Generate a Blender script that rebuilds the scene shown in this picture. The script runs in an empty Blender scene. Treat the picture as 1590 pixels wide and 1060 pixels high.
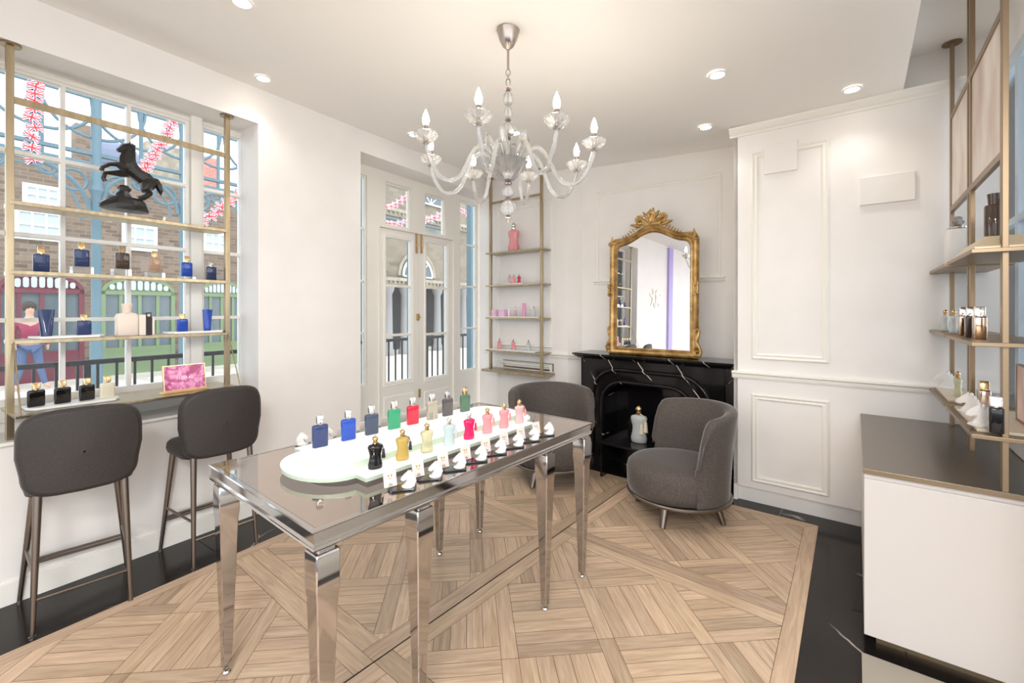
import bpy, math, random
from mathutils import Vector, Matrix
random.seed(7)
PI = math.pi
SC = bpy.context.scene
COL = SC.collection

# ---------------------------------------------------------------- camera, world, light, exposure
EYE, F, CX, CY = 1.6, 695.0, 795.0, 480.0
cd = bpy.data.cameras.new('camera'); cam = bpy.data.objects.new('camera', cd); COL.objects.link(cam)
cam.location = (0, 0, EYE); cam.rotation_euler = (PI/2, 0, 0)
cd.sensor_width = 36.0; cd.lens = F/1590*36; cd.shift_y = -(530-CY)/1590
cd.clip_start = 0.05; cd.clip_end = 200
SC.camera = cam
W = bpy.data.worlds.new('sky'); SC.world = W; W.use_nodes = True
bg = W.node_tree.nodes['Background']; bg.inputs[0].default_value = (0.93, 0.965, 1.0, 1); bg.inputs[1].default_value = 1.5
sd_ = bpy.data.lights.new('sun', 'SUN'); sd_.energy = 0.9; sd_.angle = .02; sd_.color = (1, .97, .93)
sun = bpy.data.objects.new('sun', sd_); COL.objects.link(sun)
from mathutils import Vector as _V
sun.rotation_euler = _V((-.60, .42, -1.05)).to_track_quat('-Z', 'Y').to_euler()
SC.view_settings.view_transform = 'Standard'; SC.view_settings.look = 'None'
SC.view_settings.gamma = 1.0; SC.view_settings.use_curve_mapping = False
SC.view_settings.exposure = 0.9
try:
    SC.cycles.max_bounces = 10; SC.cycles.diffuse_bounces = 6; SC.cycles.glossy_bounces = 6
    SC.cycles.transparent_max_bounces = 24; SC.cycles.transmission_bounces = 8
    SC.cycles.caustics_reflective = False; SC.cycles.caustics_refractive = False
    SC.cycles.sample_clamp_indirect = 6.0
    SC.cycles.use_denoising = True
except Exception: pass
LAMP_W = 4.5          # each ceiling downlight
BULB_E = 55.0

for lx, ly, le in ((-.3, -1.2, 60), (.6, -2.4, 45), (-1.4, -3.4, 60)):      # unseen fill lights added behind the camera to brighten the room
    al = bpy.data.lights.new('rear_fill_light', 'AREA'); al.energy = le; al.size = .8; al.color = (1, .98, .95)
    ao_ = bpy.data.objects.new('rear_fill_light', al); COL.objects.link(ao_); ao_.location = (lx, ly, 3.1)

# ---------------------------------------------------------------- coordinates
def P(px, py, z):                      # photo pixel on a horizontal plane -> (X, Y)
    Y = (EYE-z)*F/(py-CY); return ((px-CX)/F*Y, Y)
class Frame:
    def __init__(s, ox, oy, dx, dy):
        n = math.hypot(dx, dy); s.o = (ox, oy); s.x = (dx/n, dy/n); s.y = (-dy/n, dx/n)
        s.rz = math.atan2(dy, dx)
    def w(s, a, b, z=0.0): return (s.o[0]+a*s.x[0]+b*s.y[0], s.o[1]+a*s.x[1]+b*s.y[1], z)
    def loc(s, X, Y):
        X -= s.o[0]; Y -= s.o[1]; return (X*s.x[0]+Y*s.x[1], X*s.y[0]+Y*s.y[1])
    def at(s, px, b, py=None):         # photo column on the plane y'=b -> a (, z)
        r = (px-CX)/F; ox, oy, _ = s.w(0, b)
        a = (r*oy-ox)/(s.x[0]-r*s.x[1])
        if py is None: return a
        return a, EYE+(CY-py)/F*(oy+a*s.x[1])
LW = Frame(-2.747, 2.402, .559, .829)          # left wall: (along, outward)
TB = Frame(0, 0, .636, .7715)                  # table: (along, away)
RW = Frame(1.877, 3.787, .793, -.609)          # right wall: (along, behind)
CT = Frame(0, 0, .6133, .7899)                 # counter: (u, -v)
SW = Frame(.676, 5.383, .793, -.609)           # shelf wall at the back
BW = Frame(.821, 5.399, .825, -.565)           # fireplace wall
FP = Frame(.67, 4.99, .769, -.640)             # fireplace
def ceil_z(X, Y):
    a, b = LW.loc(X, Y); d = max(0, -b); u = .6133*X+.7899*Y
    ss = lambda t: (lambda q: q*q*(3-2*q))(min(1, max(0, t)))
    return 3.335-.04*min(d, 3.2)-.088*ss((4.7-u)/.5)*ss((d-1.2)/1.7)

# ---------------------------------------------------------------- materials
def srgb(r, g, b):
    f = lambda c: (c/255/12.92) if c/255 <= .04045 else ((c/255+.055)/1.055)**2.4
    return (f(r), f(g), f(b), 1)
MATS = {}
def mat(name, col, rough=.5, metal=0.0, emit=None, es=0.0, trans=0.0, ior=1.45, coat=0.0, spec=.5, sheen=0.0, alpha=1.0):
    if name in MATS: return MATS[name]
    m = bpy.data.materials.new(name); m.use_nodes = True; b = m.node_tree.nodes['Principled BSDF']
    b.inputs['Base Color'].default_value = col; b.inputs['Roughness'].default_value = rough
    b.inputs['Metallic'].default_value = metal; b.inputs['IOR'].default_value = ior
    b.inputs['Transmission Weight'].default_value = trans; b.inputs['Coat Weight'].default_value = coat
    b.inputs['Specular IOR Level'].default_value = spec; b.inputs['Sheen Weight'].default_value = sheen
    b.inputs['Alpha'].default_value = alpha
    if emit: b.inputs['Emission Color'].default_value = emit; b.inputs['Emission Strength'].default_value = es
    MATS[name] = m; return m
def N(m, t, **k):
    n = m.node_tree.nodes.new(t)
    for a, v in k.items():
        if a.startswith('i_'): n.inputs[a[2:].replace('_', ' ')].default_value = v
        else: setattr(n, a, v)
    return n
def L(m, a, b): m.node_tree.links.new(a, b)
def bsdf(m): return m.node_tree.nodes['Principled BSDF']
def noise_col(m, c1, c2, scale=8, detail=4, stretch=None, bump=0.0, coord='Object', lo=.35, hi=.65):
    tc = N(m, 'ShaderNodeTexCoord'); mp = N(m, 'ShaderNodeMapping')
    if stretch: mp.inputs['Scale'].default_value = stretch
    L(m, tc.outputs[coord], mp.inputs[0]); nz = N(m, 'ShaderNodeTexNoise'); nz.inputs['Scale'].default_value = scale; nz.inputs['Detail'].default_value = detail
    L(m, mp.outputs[0], nz.inputs['Vector']); cr = N(m, 'ShaderNodeValToRGB')
    cr.color_ramp.elements[0].color = c1; cr.color_ramp.elements[1].color = c2
    cr.color_ramp.elements[0].position = lo; cr.color_ramp.elements[1].position = hi
    L(m, nz.outputs['Fac'], cr.inputs[0]); L(m, cr.outputs[0], bsdf(m).inputs['Base Color'])
    if bump:
        bp = N(m, 'ShaderNodeBump'); bp.inputs['Strength'].default_value = bump; bp.inputs['Distance'].default_value = .002
        L(m, nz.outputs['Fac'], bp.inputs['Height']); L(m, bp.outputs[0], bsdf(m).inputs['Normal'])
    return m
white = mat('white_paint', srgb(238, 234, 230), .55); noise_col(white, srgb(236, 232, 228), srgb(240, 236, 233), 3)
ceilm = mat('ceiling_paint', srgb(246, 244, 241), .6)
joinery = mat('joinery_paint', srgb(240, 237, 230), .4)
brass = mat('champagne_metal', srgb(176, 160, 132), .32, 1.0)
noise_col(brass, srgb(166, 150, 122), srgb(186, 170, 142), 30, 3, (1, 1, .08))
bronze = mat('bronze_metal', srgb(150, 130, 106), .38, 1.0)
gold = mat('polished_gold', srgb(208, 178, 132), .18, 1.0)
gilt = mat('gilt_wood', srgb(182, 146, 92), .42, .6); noise_col(gilt, srgb(152, 116, 64), srgb(206, 170, 112), 14, 5, None, .4)
chrome = mat('chrome', srgb(188, 185, 184), .07, 1.0)
silver = mat('silver_cap', srgb(225, 220, 214), .14, 1.0)
tabletop = mat('taupe_mirror_glass', srgb(186, 172, 162), .045, .92)
mirror = mat('mirror_glass', (.93, .94, .97, 1), .01, 1.0)
stoolfab = mat('charcoal_leather', srgb(54, 49, 47), .55, sheen=.03); noise_col(stoolfab, srgb(45, 41, 39), srgb(57, 52, 50), 220, 2, None, .15)
legmetal = mat('gunmetal_tube', srgb(128, 118, 110), .3, 1.0)
velvet = mat('taupe_velvet', srgb(84, 75, 71), .75, sheen=.35); noise_col(velvet, srgb(74, 66, 62), srgb(90, 81, 76), 90, 3, None, .1)
velvet.node_tree.nodes['Principled BSDF'].inputs['Sheen Roughness'].default_value = .35
blackcast = mat('black_cast', srgb(38, 35, 34), .35)
porcelain = mat('white_porcelain', srgb(226, 223, 220), .35)
traymat = mat('white_tray', srgb(240, 240, 238), .3)
blacktray = mat('black_gloss', srgb(22, 20, 22), .08, coat=.5)
acrylic = mat('clear_acrylic', (.95, .97, .97, 1), .03, trans=.9, ior=1.2)
glowm = mat('lit_acrylic', srgb(240, 241, 236), .25, emit=(1, .99, .96, 1), es=.22)
edgem = mat('acrylic_edge', srgb(196, 210, 190), .25)
countertop = mat('bronze_laminate', srgb(128, 117, 106), .28, .7)
lacquer = mat('white_lacquer', srgb(208, 202, 198), .35)
lilac = mat('lilac_paint', srgb(178, 166, 226), .5)
darkmet = mat('black_iron', srgb(40, 40, 44), .5, .3)
blueiron = mat('blue_iron_paint', srgb(92, 118, 130), .5)
cream = mat('cream_plastic', srgb(236, 220, 206), .35)
bulbm = mat('lit_bulb', (1, .9, .7, 1), .3, emit=(1, .88, .70, 1), es=BULB_E)
lampm = mat('lamp_disc', (1, 1, .95, 1), .3, emit=(1, .95, .82, 1), es=14)
paper = mat('white_card', srgb(218, 208, 202), .6)

def glassmat(name, tint, gloss=.10, milk=0.0):     # thin pane: transparent + fresnel reflection
    m = bpy.data.materials.new(name); m.use_nodes = True; nt = m.node_tree; nt.nodes.clear()
    o = N(m, 'ShaderNodeOutputMaterial'); t = N(m, 'ShaderNodeBsdfTransparent'); t.inputs[0].default_value = tint
    g = N(m, 'ShaderNodeBsdfGlossy'); g.inputs['Roughness'].default_value = .02
    lw = N(m, 'ShaderNodeLayerWeight'); lw.inputs[0].default_value = gloss*2
    mx = N(m, 'ShaderNodeMixShader'); L(m, lw.outputs['Fresnel'], mx.inputs[0]); L(m, t.outputs[0], mx.inputs[1]); L(m, g.outputs[0], mx.inputs[2])
    if milk:
        d = N(m, 'ShaderNodeBsdfDiffuse'); d.inputs[0].default_value = (.93, .93, .92, 1)
        m2 = N(m, 'ShaderNodeMixShader'); m2.inputs[0].default_value = milk
        L(m, mx.outputs[0], m2.inputs[1]); L(m, d.outputs[0], m2.inputs[2]); L(m, m2.outputs[0], o.inputs[0])
    else: L(m, mx.outputs[0], o.inputs[0])
    MATS[name] = m; return m
pane = glassmat('window_glass', (.93, .96, .98, 1), .07, .03)
crystal = glassmat('crystal_glass', (.97, .965, .96, 1), .2, .22)
crystal2 = glassmat('smoky_crystal', (.76, .68, .65, 1), .25, .18)

def marble_mat():
    m = mat('black_marble', srgb(24, 22, 24), .16, spec=.28); b = bsdf(m)
    tc = N(m, 'ShaderNodeTexCoord'); nz = N(m, 'ShaderNodeTexNoise'); nz.inputs['Scale'].default_value = 1.6; nz.inputs['Detail'].default_value = 5
    L(m, tc.outputs['Object'], nz.inputs['Vector'])
    vm = N(m, 'ShaderNodeVectorMath', operation='MULTIPLY_ADD'); vm.inputs[1].default_value = (.22, .22, .22)
    L(m, nz.outputs['Color'], vm.inputs[0]); L(m, tc.outputs['Object'], vm.inputs[2])
    vo = N(m, 'ShaderNodeTexVoronoi', feature='DISTANCE_TO_EDGE'); vo.inputs['Scale'].default_value = 1.0
    L(m, vm.outputs[0], vo.inputs['Vector']); cr = N(m, 'ShaderNodeValToRGB'); e = cr.color_ramp.elements
    e[0].position = 0; e[0].color = (.5, .46, .42, 1); e[1].position = .006; e[1].color = (0, 0, 0, 1)
    L(m, vo.outputs['Distance'], cr.inputs[0])
    n2 = N(m, 'ShaderNodeTexNoise'); n2.inputs['Scale'].default_value = 2.2; L(m, tc.outputs['Object'], n2.inputs['Vector'])
    c2 = N(m, 'ShaderNodeValToRGB'); c2.color_ramp.elements[0].position = .5; c2.color_ramp.elements[1].position = .6
    L(m, n2.outputs['Fac'], c2.inputs[0])
    mu = N(m, 'ShaderNodeMix', data_type='RGBA', blend_type='MULTIPLY'); mu.inputs[0].default_value = 1
    L(m, cr.outputs[0], mu.inputs[6]); L(m, c2.outputs[0], mu.inputs[7])
    ad = N(m, 'ShaderNodeMix', data_type='RGBA', blend_type='ADD'); ad.inputs[0].default_value = 1
    n3 = N(m, 'ShaderNodeTexNoise'); n3.inputs['Scale'].default_value = 5; n3.inputs['Detail'].default_value = 6; L(m, tc.outputs['Object'], n3.inputs['Vector'])
    c3 = N(m, 'ShaderNodeValToRGB'); c3.color_ramp.elements[0].color = srgb(14, 12, 12); c3.color_ramp.elements[1].color = srgb(40, 35, 33)
    L(m, n3.outputs['Fac'], c3.inputs[0]); L(m, c3.outputs[0], ad.inputs[6]); L(m, mu.outputs[2], ad.inputs[7]); L(m, ad.outputs[2], b.inputs['Base Color'])
    return m
marble = marble_mat()
def veined_mat():
    m = mat('veined_black_marble', srgb(20, 18, 19), .12, spec=.4); b = bsdf(m); tc = N(m, 'ShaderNodeTexCoord'); mp = N(m, 'ShaderNodeMapping')
    mp.inputs['Rotation'].default_value = (0, math.radians(-52), 0); L(m, tc.outputs['Object'], mp.inputs[0])
    wv = N(m, 'ShaderNodeTexWave', bands_direction='Z'); wv.inputs['Scale'].default_value = 1.15; wv.inputs['Distortion'].default_value = 2.6; wv.inputs['Detail'].default_value = 3; wv.inputs['Detail Scale'].default_value = .8
    L(m, mp.outputs[0], wv.inputs['Vector']); cr = N(m, 'ShaderNodeValToRGB'); e = cr.color_ramp.elements
    e[0].position = .9965; e[0].color = (0, 0, 0, 1); e[1].position = .9995; e[1].color = (.62, .58, .52, 1); L(m, wv.outputs['Fac'], cr.inputs[0])
    nz = N(m, 'ShaderNodeTexNoise'); nz.inputs['Scale'].default_value = 5; L(m, tc.outputs['Object'], nz.inputs['Vector'])
    c2 = N(m, 'ShaderNodeValToRGB'); c2.color_ramp.elements[0].position = .44; c2.color_ramp.elements[1].position = .52; L(m, nz.outputs['Fac'], c2.inputs[0])
    mu = N(m, 'ShaderNodeMix', data_type='RGBA', blend_type='MULTIPLY'); mu.inputs[0].default_value = 1; L(m, cr.outputs[0], mu.inputs[6]); L(m, c2.outputs[0], mu.inputs[7])
    ad = N(m, 'ShaderNodeMix', data_type='RGBA', blend_type='ADD'); ad.inputs[0].default_value = 1; ad.inputs[6].default_value = srgb(22, 19, 20); L(m, mu.outputs[2], ad.inputs[7]); L(m, ad.outputs[2], b.inputs['Base Color']); return m
veined = veined_mat()
def wood_mat():
    m = mat('oak_parquet', srgb(205, 172, 140), .38); b = bsdf(m)
    at = N(m, 'ShaderNodeAttribute', attribute_name='tone'); uv = N(m, 'ShaderNodeUVMap', uv_map='UVMap')
    mp = N(m, 'ShaderNodeMapping'); mp.inputs['Scale'].default_value = (2.5, 28, 1); L(m, uv.outputs[0], mp.inputs[0])
    nz = N(m, 'ShaderNodeTexNoise'); nz.inputs['Scale'].default_value = 1.6; nz.inputs['Detail'].default_value = 6; nz.inputs['Distortion'].default_value = .9
    L(m, mp.outputs[0], nz.inputs['Vector'])
    cr = N(m, 'ShaderNodeValToRGB'); e = cr.color_ramp.elements; e[0].position = .25; e[0].color = srgb(176, 148, 122); e[1].position = .72; e[1].color = srgb(214, 188, 162)
    L(m, nz.outputs['Fac'], cr.inputs[0])
    mu = N(m, 'ShaderNodeMix', data_type='RGBA', blend_type='MULTIPLY'); mu.inputs[0].default_value = 1
    L(m, cr.outputs[0], mu.inputs[6]); L(m, at.outputs['Color'], mu.inputs[7]); L(m, mu.outputs[2], b.inputs['Base Color'])
    return m
wood = wood_mat()
def brick_mat(name, c1, c2, mortar, scale=9):
    m = mat(name, c1, .85); b = bsdf(m); tc = N(m, 'ShaderNodeTexCoord'); sp = N(m, 'ShaderNodeSeparateXYZ'); cb = N(m, 'ShaderNodeCombineXYZ')
    L(m, tc.outputs['Object'], sp.inputs[0]); L(m, sp.outputs[0], cb.inputs[0]); L(m, sp.outputs[2], cb.inputs[1])
    br = N(m, 'ShaderNodeTexBrick'); br.inputs['Scale'].default_value = scale; br.inputs['Color1'].default_value = c1; br.inputs['Color2'].default_value = c2
    br.inputs['Mortar'].default_value = mortar; br.inputs['Mortar Size'].default_value = .03; br.inputs['Brick Width'].default_value = 1.2; br.inputs['Row Height'].default_value = .45
    L(m, cb.outputs[0], br.inputs['Vector']); L(m, br.outputs[0], b.inputs['Base Color']); return m
brickm = brick_mat('stock_brick', srgb(104, 88, 76), srgb(136, 118, 102), srgb(146, 132, 120), 5)
redbrick = brick_mat('red_brick', srgb(200, 120, 108), srgb(215, 140, 126), srgb(225, 190, 180), 6)
stone = mat('pale_stone', srgb(176, 166, 150), .8); noise_col(stone, srgb(150, 140, 124), srgb(180, 170, 154), 5, 6)
palestone = mat('light_render', srgb(222, 218, 212), .8)
maroon = mat('maroon_paint', srgb(110, 48, 62), .5)
greenp = mat('green_paint', srgb(120, 140, 104), .5)
whitesash = mat('white_sash', srgb(235, 236, 238), .5)
darkglass = mat('dark_window_glass', srgb(92, 104, 110), .1, coat=.4)
paleglass = mat('pale_window_glass', srgb(190, 200, 206), .12)
slate = mat('slate_roof', srgb(120, 128, 150), .7)
paving = mat('pale_paving', srgb(206, 198, 186), .8)

# ---------------------------------------------------------------- mesh helpers
class MB:
    def __init__(s): s.v = []; s.f = []; s.m = []
    def add(s, vs, fs, mx=None, mi=0):
        n = len(s.v)
        s.v += [tuple(mx @ Vector(p)) if mx is not None else tuple(p) for p in vs]
        s.f += [tuple(i+n for i in q) for q in fs]; s.m += [mi]*len(fs); return s
    def box(s, x0, x1, y0, y1, z0, z1, mx=None, mi=0):
        v = [(x, y, z) for z in (z0, z1) for y in (y0, y1) for x in (x0, x1)]
        return s.add(v, [(0, 2, 3, 1), (4, 5, 7, 6), (0, 1, 5, 4), (2, 6, 7, 3), (0, 4, 6, 2), (1, 3, 7, 5)], mx, mi)
    def loft(s, loops, mx=None, mi=0, cap=True, close=True):
        k = len(loops[0]); vs = [p for lp in loops for p in lp]; fs = []
        for i in range(len(loops)-1):
            for j in range(k if close else k-1):
                a = i*k+j; b = i*k+(j+1) % k; fs.append((a, b, b+k, a+k))
        if cap: fs.append(tuple(range(k-1, -1, -1))); fs.append(tuple((len(loops)-1)*k+j for j in range(k)))
        return s.add(vs, fs, mx, mi)
    def lathe(s, prof, n=24, mx=None, mi=0, cx=0, cy=0, wob=0, lobes=0, cap=True):
        lps = []
        for r, z in prof:
            lps.append([(cx+max(r, 1e-4)*(1+wob*math.cos(lobes*2*PI*j/n))*math.cos(2*PI*j/n), cy+max(r, 1e-4)*(1+wob*math.cos(lobes*2*PI*j/n))*math.sin(2*PI*j/n), z) for j in range(n)])
        return s.loft(lps, mx, mi, cap=cap)
    def tube(s, pts, r, n=10, mi=0, flat=1.0, mx=None, closed=False):
        pts = [Vector(p) for p in pts]; R = r if hasattr(r, '__len__') else [r]*len(pts)
        lps = []; up = None
        for i, p in enumerate(pts):
            if closed: t = pts[(i+1) % len(pts)]-pts[i-1]
            else: t = (pts[min(i+1, len(pts)-1)]-pts[max(i-1, 0)])
            t.normalize()
            if up is None:
                up = Vector((0, 0, 1)) if abs(t.z) < .9 else Vector((0, 1, 0))
            a = (up-t*up.dot(t)); a.normalize(); b = t.cross(a); up = a
            lps.append([tuple(p+a*(R[i]*math.cos(2*PI*j/n))*flat+b*(R[i]*math.sin(2*PI*j/n))) for j in range(n)])
        if closed: lps.append(lps[0]); return s.loft(lps, mx, mi, cap=False)
        return s.loft(lps, mx, mi)
    def bar(s, p0, p1, w, h=None, mx=None, mi=0):     # rectangular bar
        p0 = Vector(p0); p1 = Vector(p1); t = (p1-p0).normalized(); h = h or w
        up = Vector((0, 0, 1)) if abs(t.z) < .95 else Vector((0, 1, 0))
        a = (up-t*up.dot(t)).normalized(); b = t.cross(a)
        lp = lambda p: [tuple(p+a*h/2*i+b*w/2*j) for i, j in ((1, 1), (1, -1), (-1, -1), (-1, 1))]
        return s.loft([lp(p0), lp(p1)], mx, mi)
    def sphere(s, c, r, n=16, m=10, sc=(1, 1, 1), mi=0, mx=None):
        lps = []
        for i in range(m+1):
            th = -PI/2+PI*i/m; rr = max(1e-4, r*math.cos(th))
            lps.append([(c[0]+sc[0]*rr*math.cos(2*PI*j/n), c[1]+sc[1]*rr*math.sin(2*PI*j/n), c[2]+sc[2]*r*math.sin(th)) for j in range(n)])
        return s.loft(lps, mx, mi)
    def prism(s, poly, z0, z1, mx=None, mi=0):        # poly in XY
        return s.loft([[(x, y, z0) for x, y in poly], [(x, y, z1) for x, y in poly]], mx, mi)
    def slab(s, poly, y0, y1, mx=None, mi=0):          # poly in XZ, extruded along Y
        return s.loft([[(x, y0, z) for x, z in poly], [(x, y1, z) for x, z in poly]], mx, mi)
def fix_normals(me):
    import bmesh
    bm = bmesh.new(); bm.from_mesh(me); bmesh.ops.recalc_face_normals(bm, faces=bm.faces); bm.to_mesh(me); bm.free()
def obj(name, mb, m, parent=None, loc=(0, 0, 0), rz=0.0, smooth=True, bevel=0.0, seg=2, sub=0, fix=True, ang=35):
    me = bpy.data.meshes.new(name); me.from_pydata(mb.v, [], mb.f)
    ms = m if isinstance(m, (list, tuple)) else [m]
    for q in ms: me.materials.append(q)
    if len(ms) > 1: me.polygons.foreach_set('material_index', mb.m)
    if fix: fix_normals(me)
    if smooth:
        me.polygons.foreach_set('use_smooth', [True]*len(me.polygons)); me.set_sharp_from_angle(angle=math.radians(ang))
    o = bpy.data.objects.new(name, me); COL.objects.link(o); o.location = loc; o.rotation_euler = (0, 0, rz)
    if parent is not None: o.parent = parent
    if bevel:
        b = o.modifiers.new('bevel', 'BEVEL'); b.width = bevel; b.segments = seg; b.limit_method = 'ANGLE'; b.angle_limit = math.radians(40)
    if sub:
        b = o.modifiers.new('sub', 'SUBSURF'); b.levels = sub; b.render_levels = sub
    return o
def tag(o, label, cat, group=None, kind=None):
    if label: o['label'] = label
    if cat: o['category'] = cat
    if group: o['group'] = group
    if kind: o['kind'] = kind
    return o
def thing(name, label, cat, loc, rz=0.0, group=None):
    o = bpy.data.objects.new(name, None); COL.objects.link(o); o.empty_display_size = .05
    o.location = loc; o.rotation_euler = (0, 0, rz); return tag(o, label, cat, group)
def copy_thing(o, loc, rz, label, group=None):
    c = o.copy(); COL.objects.link(c); c.location = loc; c.rotation_euler = (0, 0, rz); c['label'] = label
    if group: c['group'] = group
    for ch in list(o.children):
        k = ch.copy(); COL.objects.link(k); k.parent = c
        for g in list(ch.children):
            h = g.copy(); COL.objects.link(h); h.parent = k
    return c
def struct(name, mb, m, loc=(0, 0, 0), rz=0.0, **k):
    o = obj(name, mb, m, None, loc, rz, **k); o['kind'] = 'structure'; return o
def rrect(hw, hd, r, z, n=4, cx=0, cy=0):
    r = min(r, hw*.999, hd*.999); pts = []
    for sx, sy, a0 in ((1, 1, 0), (-1, 1, 90), (-1, -1, 180), (1, -1, 270)):
        for k in range(n+1):
            a = math.radians(a0+90*k/n); pts.append((cx+sx*(hw-r)+r*math.cos(a), cy+sy*(hd-r)+r*math.sin(a), z))
    return pts
def holed(mb, x0, x1, z0, z1, y0, y1, holes, mi=0):    # wall in XZ with rectangular openings, thickness y0..y1
    xs = sorted({x0, x1}|{h for q in holes for h in q[:2] if x0 < h < x1}); zs = sorted({z0, z1}|{h for q in holes for h in q[2:] if z0 < h < z1})
    nx, nz = len(xs)-1, len(zs)-1
    def solid(i, j):
        if not (0 <= i < nx and 0 <= j < nz): return False
        cx, cz = (xs[i]+xs[i+1])/2, (zs[j]+zs[j+1])/2
        return not any(a < cx < b and c < cz < d for a, b, c, d in holes)
    for i in range(nx):
        for j in range(nz):
            if not solid(i, j): continue
            a, b, c, d = xs[i], xs[i+1], zs[j], zs[j+1]
            mb.add([(a, y0, c), (b, y0, c), (b, y0, d), (a, y0, d)], [(0, 1, 2, 3)], None, mi)
            mb.add([(a, y1, c), (b, y1, c), (b, y1, d), (a, y1, d)], [(3, 2, 1, 0)], None, mi)
            if not solid(i-1, j): mb.add([(a, y0, c), (a, y0, d), (a, y1, d), (a, y1, c)], [(0, 1, 2, 3)], None, mi)
            if not solid(i+1, j): mb.add([(b, y0, c), (b, y1, c), (b, y1, d), (b, y0, d)], [(0, 1, 2, 3)], None, mi)
            if not solid(i, j-1): mb.add([(a, y0, c), (a, y1, c), (b, y1, c), (b, y0, c)], [(0, 1, 2, 3)], None, mi)
            if not solid(i, j+1): mb.add([(a, y0, d), (b, y0, d), (b, y1, d), (a, y1, d)], [(0, 1, 2, 3)], None, mi)
    return mb
def rect_mould(mb, x0, x1, z0, z1, y, w=.045, d=.018, mi=0):   # mitred raised moulding frame on a wall face (face at y, room is -y)
    prof = [(0, 0), (0, .55), (.22, 1), (.5, .55), (.78, .75), (1, .35), (1, 0)]
    lps = []
    for cx, cz, sx, sz in ((x0, z0, 1, 1), (x1, z0, -1, 1), (x1, z1, -1, -1), (x0, z1, 1, -1), (x0, z0, 1, 1)):
        lps.append([(cx+sx*p*w, y-q*d, cz+sz*p*w) for p, q in prof])
    mb.loft(lps, None, mi, cap=False); return mb
def rail_run(mb, x0, x1, zc, y, h=.06, d=.035, mi=0):
    prof = [(0, -.5), (.35, -.5), (.5, -.25), (.55, .05), (1, .22), (1, .42), (.6, .5), (0, .5)]
    mb.loft([[(x, y-a*d, zc+b*h) for a, b in prof] for x in (x0, x1)], None, mi); return mb

# ================================================================ SETTING
# ---- parquet floor with marble surround
def clip(poly, cl):
    out = poly
    for i in range(len(cl)):
        ax, ay = cl[i]; bx, by = cl[(i+1) % len(cl)]; inp = out; out = []
        if not inp: break
        sd = lambda p: (bx-ax)*(p[1]-ay)-(by-ay)*(p[0]-ax)
        for k in range(len(inp)):
            p, q = inp[k-1], inp[k]; sp, sq = sd(p), sd(q)
            if sq >= 0:
                if sp < 0: t = sp/(sp-sq); out.append((p[0]+t*(q[0]-p[0]), p[1]+t*(q[1]-p[1])))
                out.append(q)
            elif sp >= 0: t = sp/(sp-sq); out.append((p[0]+t*(q[0]-p[0]), p[1]+t*(q[1]-p[1])))
    return out
def isect(p, d, q, e):
    den = d[0]*e[1]-d[1]*e[0]; t = ((q[0]-p[0])*e[1]-(q[1]-p[1])*e[0])/den; return (p[0]+t*d[0], p[1]+t*d[1])
K = P(1271, 817, 0); lp0 = P(0, 1019, 0); lp1 = P(435, 830, 0)
ld = (lp1[0]-lp0[0], lp1[1]-lp0[1]); bd = (-.785, .619); rd = (-.6045, -.7966)
Qc = isect(lp0, ld, K, bd)
n_ = math.hypot(*ld); ldu = (ld[0]/n_, ld[1]/n_)
G0 = (K[0]+rd[0]*5.2, K[1]+rd[1]*5.2); G1 = (lp0[0]-ldu[0]*3.2, lp0[1]-ldu[1]*3.2)
outer = [K, Qc, G1, G0]
def ccw(p): return p if sum(p[i-1][0]*p[i][1]-p[i][0]*p[i-1][1] for i in range(len(p))) > 0 else p[::-1]
outer = ccw(outer)
def inset(poly, w):
    n = len(poly); res = []
    for i in range(n):
        a, b, c = poly[i-1], poly[i], poly[(i+1) % n]
        d1 = Vector((b[0]-a[0], b[1]-a[1])).normalized(); d2 = Vector((c[0]-b[0], c[1]-b[1])).normalized()
        p1 = (a[0]-d1.y*w, a[1]+d1.x*w); p2 = (b[0]-d2.y*w, b[1]+d2.x*w)
        res.append(isect(p1, d1, p2, d2))
    return res
inner = inset(outer, .085)
fv, ff, fuv, fton = [], [], [], []
def plank(poly, ax, tone=None, z=0.0):        # poly world XY, ax = grain direction
    if len(poly) < 3: return
    n = len(poly); cx = sum(p[0] for p in poly)/n; cy = sum(p[1] for p in poly)/n
    area = abs(sum(poly[i-1][0]*poly[i][1]-poly[i][0]*poly[i-1][1] for i in range(n)))/2
    if area < 1e-4: return
    pl = inset(ccw(poly), .0011) if area > 2e-3 and n < 7 else ccw(poly)
    b = len(fv); ox, oy = random.uniform(0, 50), random.uniform(0, 50)
    for p in pl:
        fv.append((p[0], p[1], z)); 
    ff.append(tuple(range(b, b+len(pl))))
    fuv.append([(ox+(p[0]-cx)*ax[0]+(p[1]-cy)*ax[1], oy-(p[0]-cx)*ax[1]+(p[1]-cy)*ax[0]) for p in pl])
    t = tone if tone else random.choice([.76, .88, .95, 1.0, 1.0, 1.05, 1.10])*random.uniform(.97, 1.03)
    fton.append((t, t*random.uniform(.985, 1.01), t*random.uniform(.96, 1.0)))
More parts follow.
